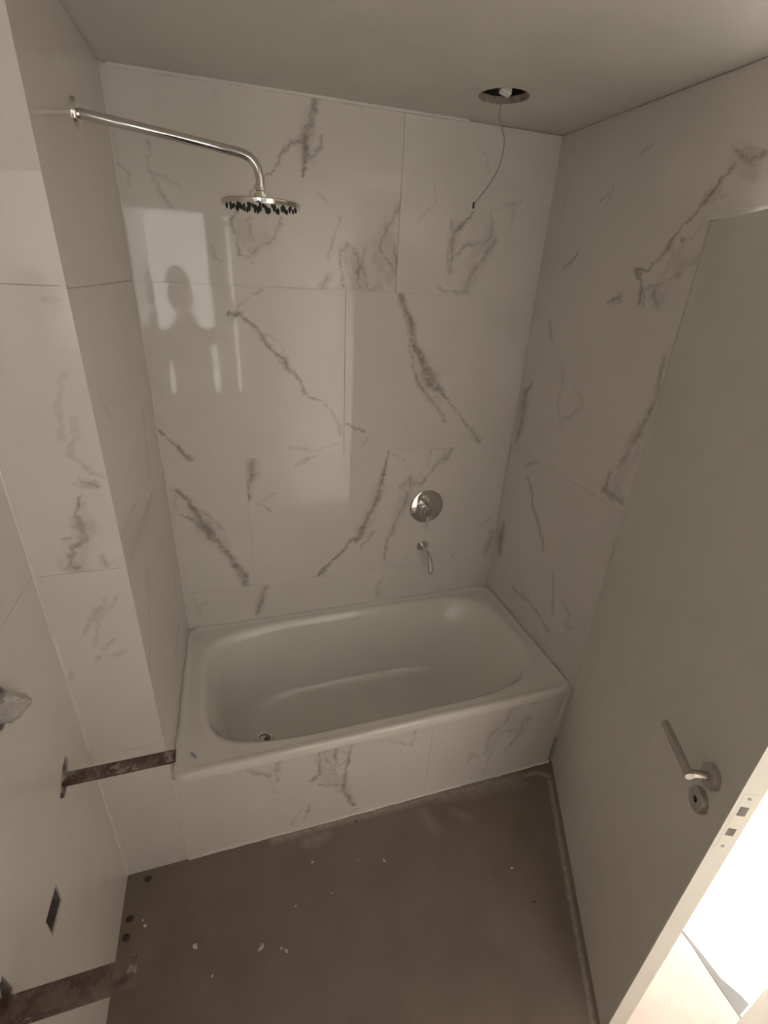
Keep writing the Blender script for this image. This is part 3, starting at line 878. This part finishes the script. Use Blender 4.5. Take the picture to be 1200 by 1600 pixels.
# lock plate let into the edge
bm = bmesh.new()
pf = lambda u, v, t: (DWID + t, u, v)
add_plate(bm, [(0.008, 0.90), (0.032, 0.90), (0.032, 1.075), (0.008, 1.075)],
          [[(0.012, 1.012), (0.028, 1.012), (0.028, 1.038), (0.012, 1.038)], [(0.013, 0.950), (0.027, 0.950), (0.027, 0.972), (0.013, 0.972)]], pf, 0.0004, -0.0005)
fp = dobj('lock_plate', bm, M_door, door)
for z0, z1 in ((1.012, 1.038), (0.950, 0.972)):
    bm = bmesh.new(); add_box(bm, DWID - 0.006, DWID + 0.0008, 0.0125, 0.0275, z0, z1)
    dobj('latch_bolt', bm, M_boxmetal, fp)
for z in (1.062, 0.915):
    bm = bmesh.new(); add_lathe(bm, (DWID + 0.0012, 0.020, z), (1, 0, 0), [(0.0, -0.001), (0.0035, -0.001), (0.003, 0.0006), (0.0, 0.0004)], 14)
    dobj('screw', bm, M_steel, fp)
for z in (0.25, 1.05, 1.85):
    bm = bmesh.new(); add_tube(bm, [(-0.004, 0.010, z - 0.04), (-0.004, 0.010, z + 0.04)], 0.005, 12)
    dobj('hinge', bm, M_steel, door, True)

# ------------------------------------------------------------------ bathtub
tub = empty('bathtub', (0.75, D / 2, 0.0))
tag(tub, 'white enamel bathtub built into the tiled alcove', 'bathtub')
def sup(cx, cy, a, b, n, z, N=128):
    out = []
    for k in range(N):
        t = 2 * math.pi * (k + 0.5) / N
        c, s = math.cos(t), math.sin(t)
        r = (abs(c) ** n + abs(s) ** n) ** (-1.0 / n)
        out.append(Vector((cx + a * r * c, cy + b * r * s, z)))
    return out
bm = bmesh.new()
ca, cb, cy = 0.7515, 0.3665, 0.3675
X0 = 0.7475
def tilt_z(p):      # the rim falls slightly towards the drain end
    return p.z - 0.006 * (1 - p.x / 1.5) * (1 if p.z > 0.3 else 0) 
rings = [
    sup(X0, cy, ca + 0.000, cb + 0.010, 60, HT - 0.034),
    sup(X0, cy, ca + 0.000, cb + 0.011, 60, HT - 0.008),
    sup(X0, cy, ca - 0.001, cb + 0.008, 50, HT - 0.001),
    sup(X0, cy, ca - 0.004, cb + 0.003, 45, HT + 0.002),
    sup(X0, cy, ca - 0.014, cb - 0.009, 30, HT + 0.002),
    sup(X0, cy, ca - 0.020, cb - 0.016, 26, HT - 0.003),
    sup(X0, cy, ca - 0.028, cb - 0.022, 20, HT - 0.004),
    sup(0.750, cy + 0.004, 0.692, 0.334, 5.0, HT - 0.004),
    sup(0.750, cy + 0.004, 0.685, 0.328, 4.7, HT - 0.0055),
    sup(0.749, cy + 0.004, 0.675, 0.319, 4.4, HT - 0.014),
    sup(0.746, cy + 0.004, 0.664, 0.309, 4.1, HT - 0.040),
    sup(0.737, cy + 0.004, 0.636, 0.293, 3.8, HT - 0.110),
    sup(0.722, cy + 0.004, 0.600, 0.274, 3.5, HT - 0.200),
    sup(0.708, cy + 0.004, 0.568, 0.252, 3.1, HT - 0.280),
    sup(0.698, cy + 0.004, 0.540, 0.238, 3.0, HT - 0.330),
    sup(0.690, cy + 0.004, 0.505, 0.215, 2.8, HT - 0.360),
    sup(0.680, cy + 0.004, 0.450, 0.180, 2.6, HT - 0.375),
    sup(0.660, cy + 0.004, 0.360, 0.130, 2.4, HT - 0.381),
    sup(0.560, cy + 0.004, 0.200, 0.070, 2.2, HT - 0.385),
]
rv = [[bm.verts.new((p.x + (PX - 0.001) * (1 - p.y / D) * (0.25 > p.x) * max(0.0, 1 - i / 7.0), p.y, tilt_z(p))) for p in r] for i, r in enumerate(rings)]
N = len(rv[0])
for Aq, Bq in zip(rv, rv[1:]):
    for k in range(N):
        k2 = (k + 1) % N
        bm.faces.new((Aq[k], Aq[k2], Bq[k2], Bq[k]))
bm.faces.new(rv[-1])
child(bm_obj('basin', bm, M_enamel, None, 'all'), tub)
DRX, DRY, DRZ = 0.282, 0.372, 0.082
bm = bmesh.new()
add_lathe(bm, (DRX, DRY, DRZ), (0.04, 0, 1), [(0.036, -0.006), (0.038, 0.001), (0.034, 0.006), (0.026, 0.005), (0.023, 0.000), (0.022, -0.012), (0.0, -0.012)], 40)
dr = bm_obj('drain', bm, M_chrome, None, True); child(dr, tub)
bm = bmesh.new()
add_lathe(bm, (DRX, DRY, DRZ - 0.011), (0, 0, 1), [(0.021, 0.0), (0.021, 0.003), (0.0, 0.004)], 24)
st = bm_obj('strainer', bm, M_boxmetal, None); st.parent = dr

# ------------------------------------------------------------------ shower
SY = 0.338
sh = empty('shower_arm', (0.0, SY, 2.207)); tag(sh, 'chrome shower arm with round rain head on the alcove wall', 'shower head')
bm = bmesh.new()
add_lathe(bm, (-0.010, SY, 2.208), (1, 0, 0), [(0.0, -0.001), (0.0285, -0.001), (0.0285, 0.004), (0.026, 0.008), (0.014, 0.011), (0.0, 0.011)], 40)
child(bm_obj('wall_flange', bm, M_chrome, None, True), sh)
bm = bmesh.new()
path = [(-0.008, SY, 2.208), (0.12, SY, 2.195), (0.24, SY, 2.182), (0.325, SY, 2.172)]
path = path + smooth_path([(0.338, SY, 2.1705), (0.362, SY, 2.163), (0.378, SY, 2.146), (0.3845, SY, 2.122), (0.385, SY, 2.100)], 6)
add_tube(bm, path, 0.0108, 24)
child(bm_obj('arm_pipe', bm, M_chrome, None, True), sh)
bm = bmesh.new()
add_lathe(bm, (0.385, SY, 2.100), (0, 0, -1), [(0.0, -0.003), (0.0118, -0.003), (0.0118, 0.004), (0.010, 0.006), (0.010, 0.010), (0.0165, 0.011), (0.0165, 0.028), (0.012, 0.030), (0.0, 0.030)], 8)
child(bm_obj('collar_nut', bm, M_chrome, None, False), sh)
bm = bmesh.new()
HZ0 = 2.059
add_lathe(bm, (0.385, SY, HZ0), (0, 0, 1), [(0.0, 0.0), (0.092, 0.0), (0.0990, 0.0010), (0.100, 0.0030), (0.100, 0.0110), (0.0985, 0.0130), (0.060, 0.0145), (0.022, 0.0160), (0.0, 0.0165)], 64)
hd = bm_obj('spray_plate', bm, M_chrome, None, True); child(hd, sh)
bm = bmesh.new()
for ring, cnt in ((0.014, 5), (0.034, 8), (0.054, 12), (0.072, 15), (0.087, 19)):
    for k in range(cnt):
        a = 2 * math.pi * k / cnt + ring * 30
        c = Vector((0.385 + ring * math.cos(a), SY + ring * math.sin(a), HZ0))
        add_lathe(bm, c, (0, 0, -1), [(0.0030, -0.001), (0.0028, 0.003), (0.0019, 0.0062), (0.0, 0.0062)], 8)
nz = bm_obj('rubber_nozzles', bm, M_rubber, None); nz['kind'] = 'stuff'
nz.parent = hd

# ------------------------------------------------------------------ mixer and spout
MX, MZ = 1.103, 0.957
mixr = empty('bath_mixer', (MX, D, MZ)); tag(mixr, 'round chrome concealed mixer plate with lever and diverter', 'mixer')
bm = bmesh.new()
add_lathe(bm, (MX, D + 0.002, MZ), (0, -1, 0), [(0.0, 0.0), (0.081, 0.0), (0.0835, 0.003), (0.082, 0.007), (0.076, 0.0100), (0.0, 0.0108)], 64)
child(bm_obj('cover_plate', bm, M_chrome, None, True), mixr)
KX, KZ2 = MX - 0.016, MZ + 0.002
bm = bmesh.new()
add_lathe(bm, (KX, D - 0.008, KZ2), (0, -1, 0), [(0.0, 0.0), (0.027, 0.0), (0.027, 0.006), (0.0235, 0.008), (0.0235, 0.030), (0.0205, 0.032), (0.0205, 0.036), (0.023, 0.038), (0.023, 0.060), (0.020, 0.063), (0.0, 0.0635)], 40)
kb = bm_obj('control_knob', bm, M_chrome, None, True); child(kb, mixr)
bm = bmesh.new()
add_tube(bm, [(KX, D - 0.059, KZ2 - 0.015), (KX, D - 0.061, KZ2 - 0.05), (KX, D - 0.064, KZ2 - 0.088)], 0.0050, 14)
lv = bm_obj('lever', bm, M_chrome, None, True); lv.parent = kb
bm = bmesh.new()
add_lathe(bm, (MX - 0.006, D - 0.008, MZ + 0.050), (0, -1, 0), [(0.0, 0.0), (0.008, 0.0), (0.008, 0.006), (0.0045, 0.008), (0.0045, 0.020), (0.0085, 0.022), (0.0085, 0.042), (0.0, 0.043)], 24)
child(bm_obj('diverter_pin', bm, M_chrome, None, True), mixr)

sp = empty('bath_spout', (MX, D, 0.745)); tag(sp, 'curved chrome bath spout on the wall below the mixer', 'spout')
bm = bmesh.new()
add_lathe(bm, (MX - 0.002, D + 0.002, 0.745), (0, -1, 0), [(0.0, 0.0), (0.0285, 0.0), (0.0285, 0.005), (0.026, 0.008), (0.012, 0.0085), (0.0, 0.0085)], 36)
child(bm_obj('wall_flange', bm, M_chrome, None, True), sp)
bm = bmesh.new()
add_tube(bm, smooth_path([(MX - 0.002, D, 0.745), (MX - 0.002, D - 0.035, 0.745), (MX - 0.001, D - 0.075, 0.737), (MX, D - 0.105, 0.712), (MX, D - 0.116, 0.680), (MX, D - 0.118, 0.662)], 6), 0.0105, 20)
child(bm_obj('spout_pipe', bm, M_chrome, None, True), sp)

# ------------------------------------------------------------------ cable hanging from the ceiling cut-out
cb_ = empty('lamp_cable', (1.11, 0.48, H)); tag(cb_, 'thin grey lamp cable hanging from the round ceiling cut-out', 'cable')
bm = bmesh.new()
wp = smooth_path([(1.095, 0.468, H + 0.09), (1.099, 0.474, H + 0.02), (1.103, 0.478, 2.393), (1.103, 0.478, 2.356), (1.129, 0.478, 2.305), (1.123, 0.478, 2.240), (1.097, 0.478, 2.191), (1.056, 0.478, 2.140), (1.049, 0.478, 2.136)], 7)
add_tube(bm, wp, 0.0019, 8)
child(bm_obj('wire', bm, M_wire, None, True), cb_)
bm = bmesh.new(); add_tube(bm, [(1.050, 0.478, 2.139), (1.051, 0.478, 2.122)], 0.0032, 8)
child(bm_obj('wire_end', bm, M_rubber, None, True), cb_)
bm = bmesh.new()
Mx = Matrix.Translation((1.092, 0.438, H + 0.022)) @ Matrix.Rotation(math.radians(12), 4, 'Y') @ Matrix.Rotation(math.radians(-20), 4, 'X')
add_box(bm, -0.017, 0.017, -0.009, 0.009, -0.035, 0.035, Mx); bevel_all(bm, 0.002, 1)
child(bm_obj('terminal_block', bm, M_plastic, None), cb_)

# ------------------------------------------------------------------ iron brackets on the left wall
def bracket(x1, y0, y1, z, drop, holes, label, mat, name='iron_bracket'):
    r = empty(name, (XL, (y0 + y1) / 2, z)); tag(r, label, 'bracket', 'iron brackets for the washbasin')
    bm = bmesh.new()
    hl = [circle2(hx, hy, 0.0042, 12) for hx, hy in holes]
    add_plate(bm, [(XL - 0.05, y0), (x1, y0), (x1, y1), (XL - 0.05, y1)], hl, lambda u, v, t: (u, v, t), z, z - 0.004)
    child(bm_obj('top_flange', bm, mat), r)
    bm = bmesh.new(); add_box(bm, XL - 0.05, x1 - 0.002, y0, y0 + 0.004, z - drop, z - 0.0035)
    child(bm_obj('side_flange', bm, M_rust), r)
    return r
bA = bracket(0.042, -0.187, -0.154, 0.745, 0.012, [(-0.173, -0.166), (-0.031, -0.172)], 'rusty iron bracket with two bolt holes beside the tiled pier', M_rust2)
bm = bmesh.new(); add_box(bm, 0.040, 0.045, -0.187, -0.154, 0.735, 0.745)
child(bm_obj('end_lip', bm, M_rust), bA)
bm = bmesh.new(); add_box(bm, XL - 0.05, 0.040, -0.184, -0.154, 0.733, 0.736)
child(bm_obj('bottom_flange', bm, M_rust), bA)
bB = bracket(0.003, -0.627, -0.590, 0.722, 0.034, [], 'mortar-smeared rusty iron bracket jutting over bare floor, away from the pier', M_rust)
# mortar packed around both brackets
def blob(name, c, sx, sy, sz, mat, parent=None, sub=2, jit=0.25, flat=None):
    bm = bmesh.new()
    bmesh.ops.create_icosphere(bm, subdivisions=sub, radius=1.0)
    for v in bm.verts:
        k = 1 + random.uniform(-jit, jit)
        v.co = Vector((v.co.x * sx * k, v.co.y * sy * k, v.co.z * sz * k))
        if flat is not None and v.co.z < flat: v.co.z = flat
    return bm_obj(name, bm, mat, parent, False, c)
for b, yy, zz in ((bA, -0.172, 0.738), (bB, -0.612, 0.706)):
    m = blob('mortar_packing', (XL - 0.014, yy, zz), 0.017, 0.034, 0.030, M_mortar); child(m, b)

# ------------------------------------------------------------------ socket box and wrapped pipe
wb = empty('socket_box', (XL, -0.386, 0.584)); tag(wb, 'empty metal socket box recessed in the tile below the brackets', 'socket box')
bm = bmesh.new()
y0, y1, z0, z1 = -0.423, -0.348, 0.555, 0.615
for a in ((y0, y0 + 0.002, z0, z1), (y1 - 0.002, y1, z0, z1), (y0, y1, z0, z0 + 0.002), (y0, y1, z1 - 0.002, z1)):
    add_box(bm, XL - 0.042, XL - 0.004, a[0], a[1], a[2], a[3])
KO = ((-0.375, 0.580, 0.008), (-0.392, 0.574, 0.005), (-0.408, 0.566, 0.008))
add_plate(bm, [(y0, z0), (y1, z0), (y1, z1), (y0, z1)], [circle2(a_, b_, c_, 16) for a_, b_, c_ in KO], lf, XL - 0.040, XL - 0.044)
child(bm_obj('box_shell', bm, M_boxmetal), wb)
for yy, zz, r in KO:
    bm = bmesh.new(); add_lathe(bm, (XL - 0.040, yy, zz), (1, 0, 0), [(r, -0.002), (r, 0.001), (r + 0.0015, 0.001), (r + 0.0015, -0.002)], 16)
    child(bm_obj('knockout', bm, M_boxmetal), wb)

pw = empty('wrapped_pipe', (XL, -0.300, 1.125)); tag(pw, 'pipe stub wrapped in crumpled white film on the bracket wall', 'pipe')
bm = bmesh.new()
prof = [(0.026, -0.04), (0.028, 0.0), (0.030, 0.018), (0.024, 0.032), (0.014, 0.045), (0.006, 0.052), (0.0, 0.053)]
add_lathe(bm, (0, 0, 0), (1, 0.22, -0.02), prof, 18)
for v in bm.verts:
    v.co += Vector((random.uniform(-1, 1), random.uniform(-1, 1), random.uniform(-1, 1))) * 0.0028
o = bm_obj('film_wrap', bm, M_wrap, None, False, (XL - 0.004, -0.295, 1.118)); child(o, pw)
bm = bmesh.new(); add_tube(bm, [(XL - 0.05, -0.30, 1.122), (XL + 0.02, -0.296, 1.12)], 0.013, 14)
child(bm_obj('pipe_stub', bm, M_steel, None, True), pw)

# ------------------------------------------------------------------ small things lying about
bm = bmesh.new(); add_tube(bm, [(-0.013, 0, 0), (-0.006, 0, 0), (0.011, 0, 0), (0.014, 0, 0)], [0.003, 0.004, 0.0036, 0.0022], 10)
o = bm_obj('wall_plug', bm, M_plug, None, True); o.location = (0.047, 0.062, HT - 0.0055 - 0.004 + 0.0035); o.rotation_euler = (0, 0, math.radians(-52))
tag(o, 'small violet-grey wall plug lying on the bathtub rim', 'wall plug')

chips = [(0.210, -0.334, .011), (0.214, -0.327, .007), (0.271, -0.351, .005), (0.284, -0.362, .009), (0.014, -0.274, .010), (0.657, -0.195, .006),
         (1.099, -0.345, .006), (0.065, -0.362, .004), (-0.150, -0.155, .005), (-0.142, -0.172, .006), (0.405, -0.131, .006), (0.568, -0.166, .004), (0.455, -0.245, .003), (0.33, -0.25, .004), (1.29, -0.40, .004)]
for x, y, r in chips:
    o = blob('plaster_chip', (x, y, r * 0.30), r, r * random.uniform(0.5, 0.9), r * 0.45, M_chip, None, 1, 0.3, -r * 0.30)
    o.rotation_euler[2] = random.uniform(0, 3.1)
    lab = ('white plaster chip on the floor near the dark mortar dabs' if x < -0.1 else
           'white plaster chip on the floor near the door' if x > 1.0 else
           'white plaster chip on the floor close to the bath panel' if y > -0.2 else
           'larger white plaster chip on the open brown floor' if r > 0.008 else
           'tiny white plaster chip on the open brown floor')
    tag(o, lab, 'plaster chip', 'plaster chips on the floor')
for x, y, r, lab in ((-0.147, -0.030, .0105, 'dark mortar dab on the floor at the foot of the pier'),
                (-0.190, -0.140, .0105, 'dark mortar dab on the floor along the bracket wall'),
                (-0.193, -0.190, .0105, 'dark mortar dab on the floor along the bracket wall')):
    o = blob('mortar_dab', (x, y, 0.0015), r * 1.1, r, r * 0.3, M_spot, None, 2, 0.08, -0.0015)
    tag(o, lab, 'mortar dab', 'mortar dabs on the floor by the wall')
o = blob('grit', (1.119, -0.461, 0.0015), .004, .004, .003, M_spot, None, 1, 0.2, -0.0015); tag(o, 'single black grit speck on the floor near the door', 'grit')
o = blob('grit', (0.594, -0.030, 0.0015), .005, .004, .003, M_spot, None, 1, 0.2, -0.0015); tag(o, 'single black grit speck on the floor against the bath panel', 'grit')

# ------------------------------------------------------------------ the photographer, seen mirrored in the tiles
def build_person():
    root = empty('person', (0.05, -1.30, 0.0))
    tag(root, 'person in dark clothes standing by the window, raising a phone', 'person')
    skin = simple('skin', (0.42, 0.27, 0.20), 0.55, var=0.05)
    shirt = simple('dark_shirt', (0.045, 0.045, 0.05), 0.9, var=0.1)
    trousers = simple('dark_trousers', (0.03, 0.032, 0.045), 0.9, var=0.1)
    shoes = simple('work_shoes', (0.06, 0.045, 0.035), 0.7)
    hairm = simple('dark_hair', (0.02, 0.016, 0.013), 0.7, var=0.2)
    SC = 1.055                                      # a tall person
    V, E, R = [], [], []
    def add(p, r, par=None, s=SC):
        p = Vector(p)
        V.append(Vector((p.x, p.y, p.z * s))); R.append(r if isinstance(r, tuple) else (r, r))
        if par is not None: E.append((par, len(V) - 1))
        return len(V) - 1
    cx, cy = 0.05, -1.315
    pelvis = add((cx, cy, 0.95), (0.150, 0.110))
    waist = add((cx, cy, 1.10), (0.140, 0.100), pelvis)
    chest = add((cx, cy, 1.28), (0.160, 0.115), waist)
    upper = add((cx, cy - 0.005, 1.41), (0.125, 0.095), chest)
    neck = add((cx - 0.01, cy + 0.010, 1.49), (0.058, 0.058), upper)
    neck2 = add((cx - 0.028, cy + 0.028, 1.58), (0.052, 0.054), neck)
    # legs
    for sx in (-1, 1):
        hip = add((cx + sx * 0.09, cy, 0.88), 0.088, pelvis)
        th = add((cx + sx * 0.095, cy + 0.01, 0.68), 0.078, hip)
        kn = add((cx + sx * 0.098, cy + 0.02, 0.48), 0.058, th)
        cf = add((cx + sx * 0.100, cy - 0.005, 0.32), 0.055, kn)
        an = add((cx + sx * 0.102, cy - 0.02, 0.10), 0.042, cf)
        fo = add((cx + sx * 0.106, cy + 0.03, 0.055), (0.044, 0.040), an)
        add((cx + sx * 0.118, cy + 0.14, 0.040), (0.040, 0.032), fo)
    # phone frame: the lens is where the photograph was taken from
    rt, up, fw = CAM_RIGHT, CAM_UP, CAM_FWD
    pc = CAM_POS - fw * 0.009 - up * 0.055 + rt * 0.022
    def ph(a, b, c): return pc + rt * a + up * b + fw * c
    fingers = []
    def arm(sx, sh, el, wr, palm, knuckles, tips, thumb):
        hs = 1.0 if sx > 0 else SC
        s0 = add(sh, 0.062, upper)
        mid = add(Vector(sh).lerp(Vector(el), 0.5), 0.050, s0)
        e0 = add(el, 0.042, mid)
        f0 = add(Vector(el).lerp(Vector((wr.x, wr.y, wr.z * hs / SC)), 0.4), 0.041, e0)
        w0 = add(wr, (0.027, 0.024), f0, hs)
        p0 = add(palm, (0.030, 0.018), w0, hs)
        for k, t in zip(knuckles, tips):
            a = add(k, 0.0105, p0, hs)
            m = add(t[0], 0.0088, a, hs)
            add(t[1], 0.0072, m, hs)
        b = add(thumb[0], 0.012, w0, hs)
        c = add(thumb[1], 0.0100, b, hs)
        add(thumb[2], 0.0080, c, hs)
    # right hand closes on the lower edge of the phone
    palm = ph(0.052, -0.060, -0.022)
    kn = [ph(0.058, -0.030 - 0.021 * i, -0.006) for i in range(4)]
    tp = [(ph(0.047, -0.028 - 0.021 * i, 0.0155), ph(0.016 + 0.004 * abs(i - 1), -0.026 - 0.021 * i, 0.0155)) for i in range(4)]
    th = [ph(0.046, -0.055, -0.026), ph(0.026, -0.030, -0.020), ph(0.004, -0.014, -0.0175)]
    arm(1, (cx + 0.175, cy, 1.425), (0.375, -1.265, 1.60), ph(0.066, -0.135, -0.030), palm, kn, tp, th)
    # left arm hangs, hand relaxed in front of the thigh
    wr = Vector((-0.140, -1.205, 0.975))
    palm = wr + Vector((0.008, 0.03, -0.065))
    kn = [palm + Vector((0.006 + 0.004 * i, 0.030 - 0.019 * i, -0.040 + 0.004 * abs(i - 1))) for i in range(4)]
    tp = [(k + Vector((0.008, 0.006, -0.036 + 0.004 * abs(i - 1))), k + Vector((0.022, 0.006, -0.062 + 0.008 * abs(i - 1)))) for i, k in enumerate(kn)]
    th = [wr + Vector((0.014, 0.040, -0.040)), wr + Vector((0.024, 0.060, -0.070)), wr + Vector((0.030, 0.062, -0.095))]
    arm(-1, (cx - 0.165, cy, 1.425), (-0.158, -1.300, 1.19), wr, palm, kn, tp, th)
    me = bpy.data.meshes.new('body')
    me.from_pydata([tuple(v) for v in V], E, [])
    tmp = bpy.data.objects.new('body_cage', me); COL.objects.link(tmp)
    tmp.modifiers.new('Skin', 'SKIN')
    for i, sv in enumerate(me.skin_vertices[0].data):
        sv.radius = R[i]; sv.use_root = (i == pelvis)
    sb = tmp.modifiers.new('Sub', 'SUBSURF'); sb.levels = 2; sb.render_levels = 2
    dg = bpy.context.evaluated_depsgraph_get()
    ev = bpy.data.meshes.new_from_object(tmp.evaluated_get(dg))
    bpy.data.objects.remove(tmp)
    bm = bmesh.new(); bm.from_mesh(ev)
    # head: an ellipsoid shaped into face, chin, nose, brow and ears
    hc = Vector((cx - 0.030, cy + 0.045, 1.665 * SC))
    hb = bmesh.new(); bmesh.ops.create_uvsphere(hb, u_segments=40, v_segments=28, radius=1.0)
    for v in hb.verts:
        n = v.co.copy()
        x, y, z = n.x * 0.076, n.y * 0.098, n.z * 0.120
        if z < 0:                                   # jaw narrows to the chin
            k = -n.z
            x *= 1 - 0.32 * k * k
            y = y * (1 - 0.18 * k) + (0.012 * k if n.y > 0 else 0.020 * k)
        if n.y > 0:
            y -= 0.006 * n.y                        # flatter face
            y += 0.024 * math.exp(-((x / 0.011) ** 2) - ((z + 0.018) / 0.020) ** 2)      # nose
            y += 0.008 * math.exp(-((x / 0.009) ** 2) - ((z - 0.006) / 0.018) ** 2)      # bridge
            for sx in (-1, 1):
                y -= 0.011 * math.exp(-(((x - sx * 0.031) / 0.016) ** 2) - ((z - 0.004) / 0.011) ** 2)   # eye sockets
                y += 0.004 * math.exp(-(((x - sx * 0.030) / 0.020) ** 2) - ((z - 0.024) / 0.008) ** 2)   # brow
            y += 0.005 * math.exp(-((x / 0.022) ** 2) - ((z + 0.060) / 0.007) ** 2)      # lips
            y -= 0.003 * math.exp(-((x / 0.024) ** 2) - ((z + 0.0605) / 0.002) ** 2)
        v.co = hc + Vector((x, y, z))
    for sx in (-1, 1):
        r = bmesh.ops.create_uvsphere(hb, u_segments=14, v_segments=10, radius=1.0)
        for v in r['verts']:
            v.co = hc + Vector((sx * 0.077 + v.co.x * 0.007, -0.008 + v.co.y * 0.017, -0.004 + v.co.z * 0.030))
    hm = bpy.data.meshes.new('head_tmp'); hb.to_mesh(hm); hb.free()
    bm.from_mesh(hm)
    for f in bm.faces:
        c = f.calc_center_median()
        if c.z < 0.095: f.material_index = 3
        elif c.z < 0.99 * SC and c.x > -0.118: f.material_index = 2
        elif c.z > 1.515 * SC and (c - hc).length < 0.16 and c.x < 0.17: f.material_index = 0
        elif (c - CAM_POS).length < 0.215: f.material_index = 0
        elif c.x < -0.095 and c.z < 1.0 * SC: f.material_index = 0
        else: f.material_index = 1
        f.smooth = True
    body = bm_obj('body', bm, None)
    for m in (skin, shirt, trousers, shoes): body.data.materials.append(m)
    for p in body.data.polygons: p.use_smooth = True
    child(body, root)
    for sx in (-1, 1):
        bm = bmesh.new(); bmesh.ops.create_uvsphere(bm, u_segments=14, v_segments=10, radius=0.0105)
        e = bm_obj('eye', bm, M_plastic, None, True, hc + Vector((sx * 0.031, 0.074, 0.004))); child(e, root)
    bm = bmesh.new(); bmesh.ops.create_uvsphere(bm, u_segments=40, v_segments=28, radius=1.0)
    kill = [v for v in bm.verts if v.co.z < (0.30 if v.co.y > 0.25 else -0.35 if v.co.y < -0.2 else 0.05)]
    bmesh.ops.delete(bm, geom=kill, context='VERTS')
    for v in bm.verts:
        k = 1 + random.uniform(-0.015, 0.02)
        v.co = Vector((v.co.x * 0.083 * k, v.co.y * 0.104 * k - 0.002, v.co.z * 0.130 * k))
    h = bm_obj('hair', bm, hairm, None, True, hc); child(h, root)
    ph_ = bmesh.new()
    Mp = Matrix(((rt.x, up.x, fw.x, pc.x), (rt.y, up.y, fw.y, pc.y), (rt.z, up.z, fw.z, pc.z), (0, 0, 0, 1)))
    add_box(ph_, -0.036, 0.036, -0.075, 0.075, -0.008, 0.004, None); bevel_all(ph_, 0.0025, 2)
    pb = bm_obj('phone', ph_, M_rubber, None, True)
    pb.matrix_world = Mp
    tag(pb, 'black phone held up in the hand of the standing person', 'phone')
build_person()
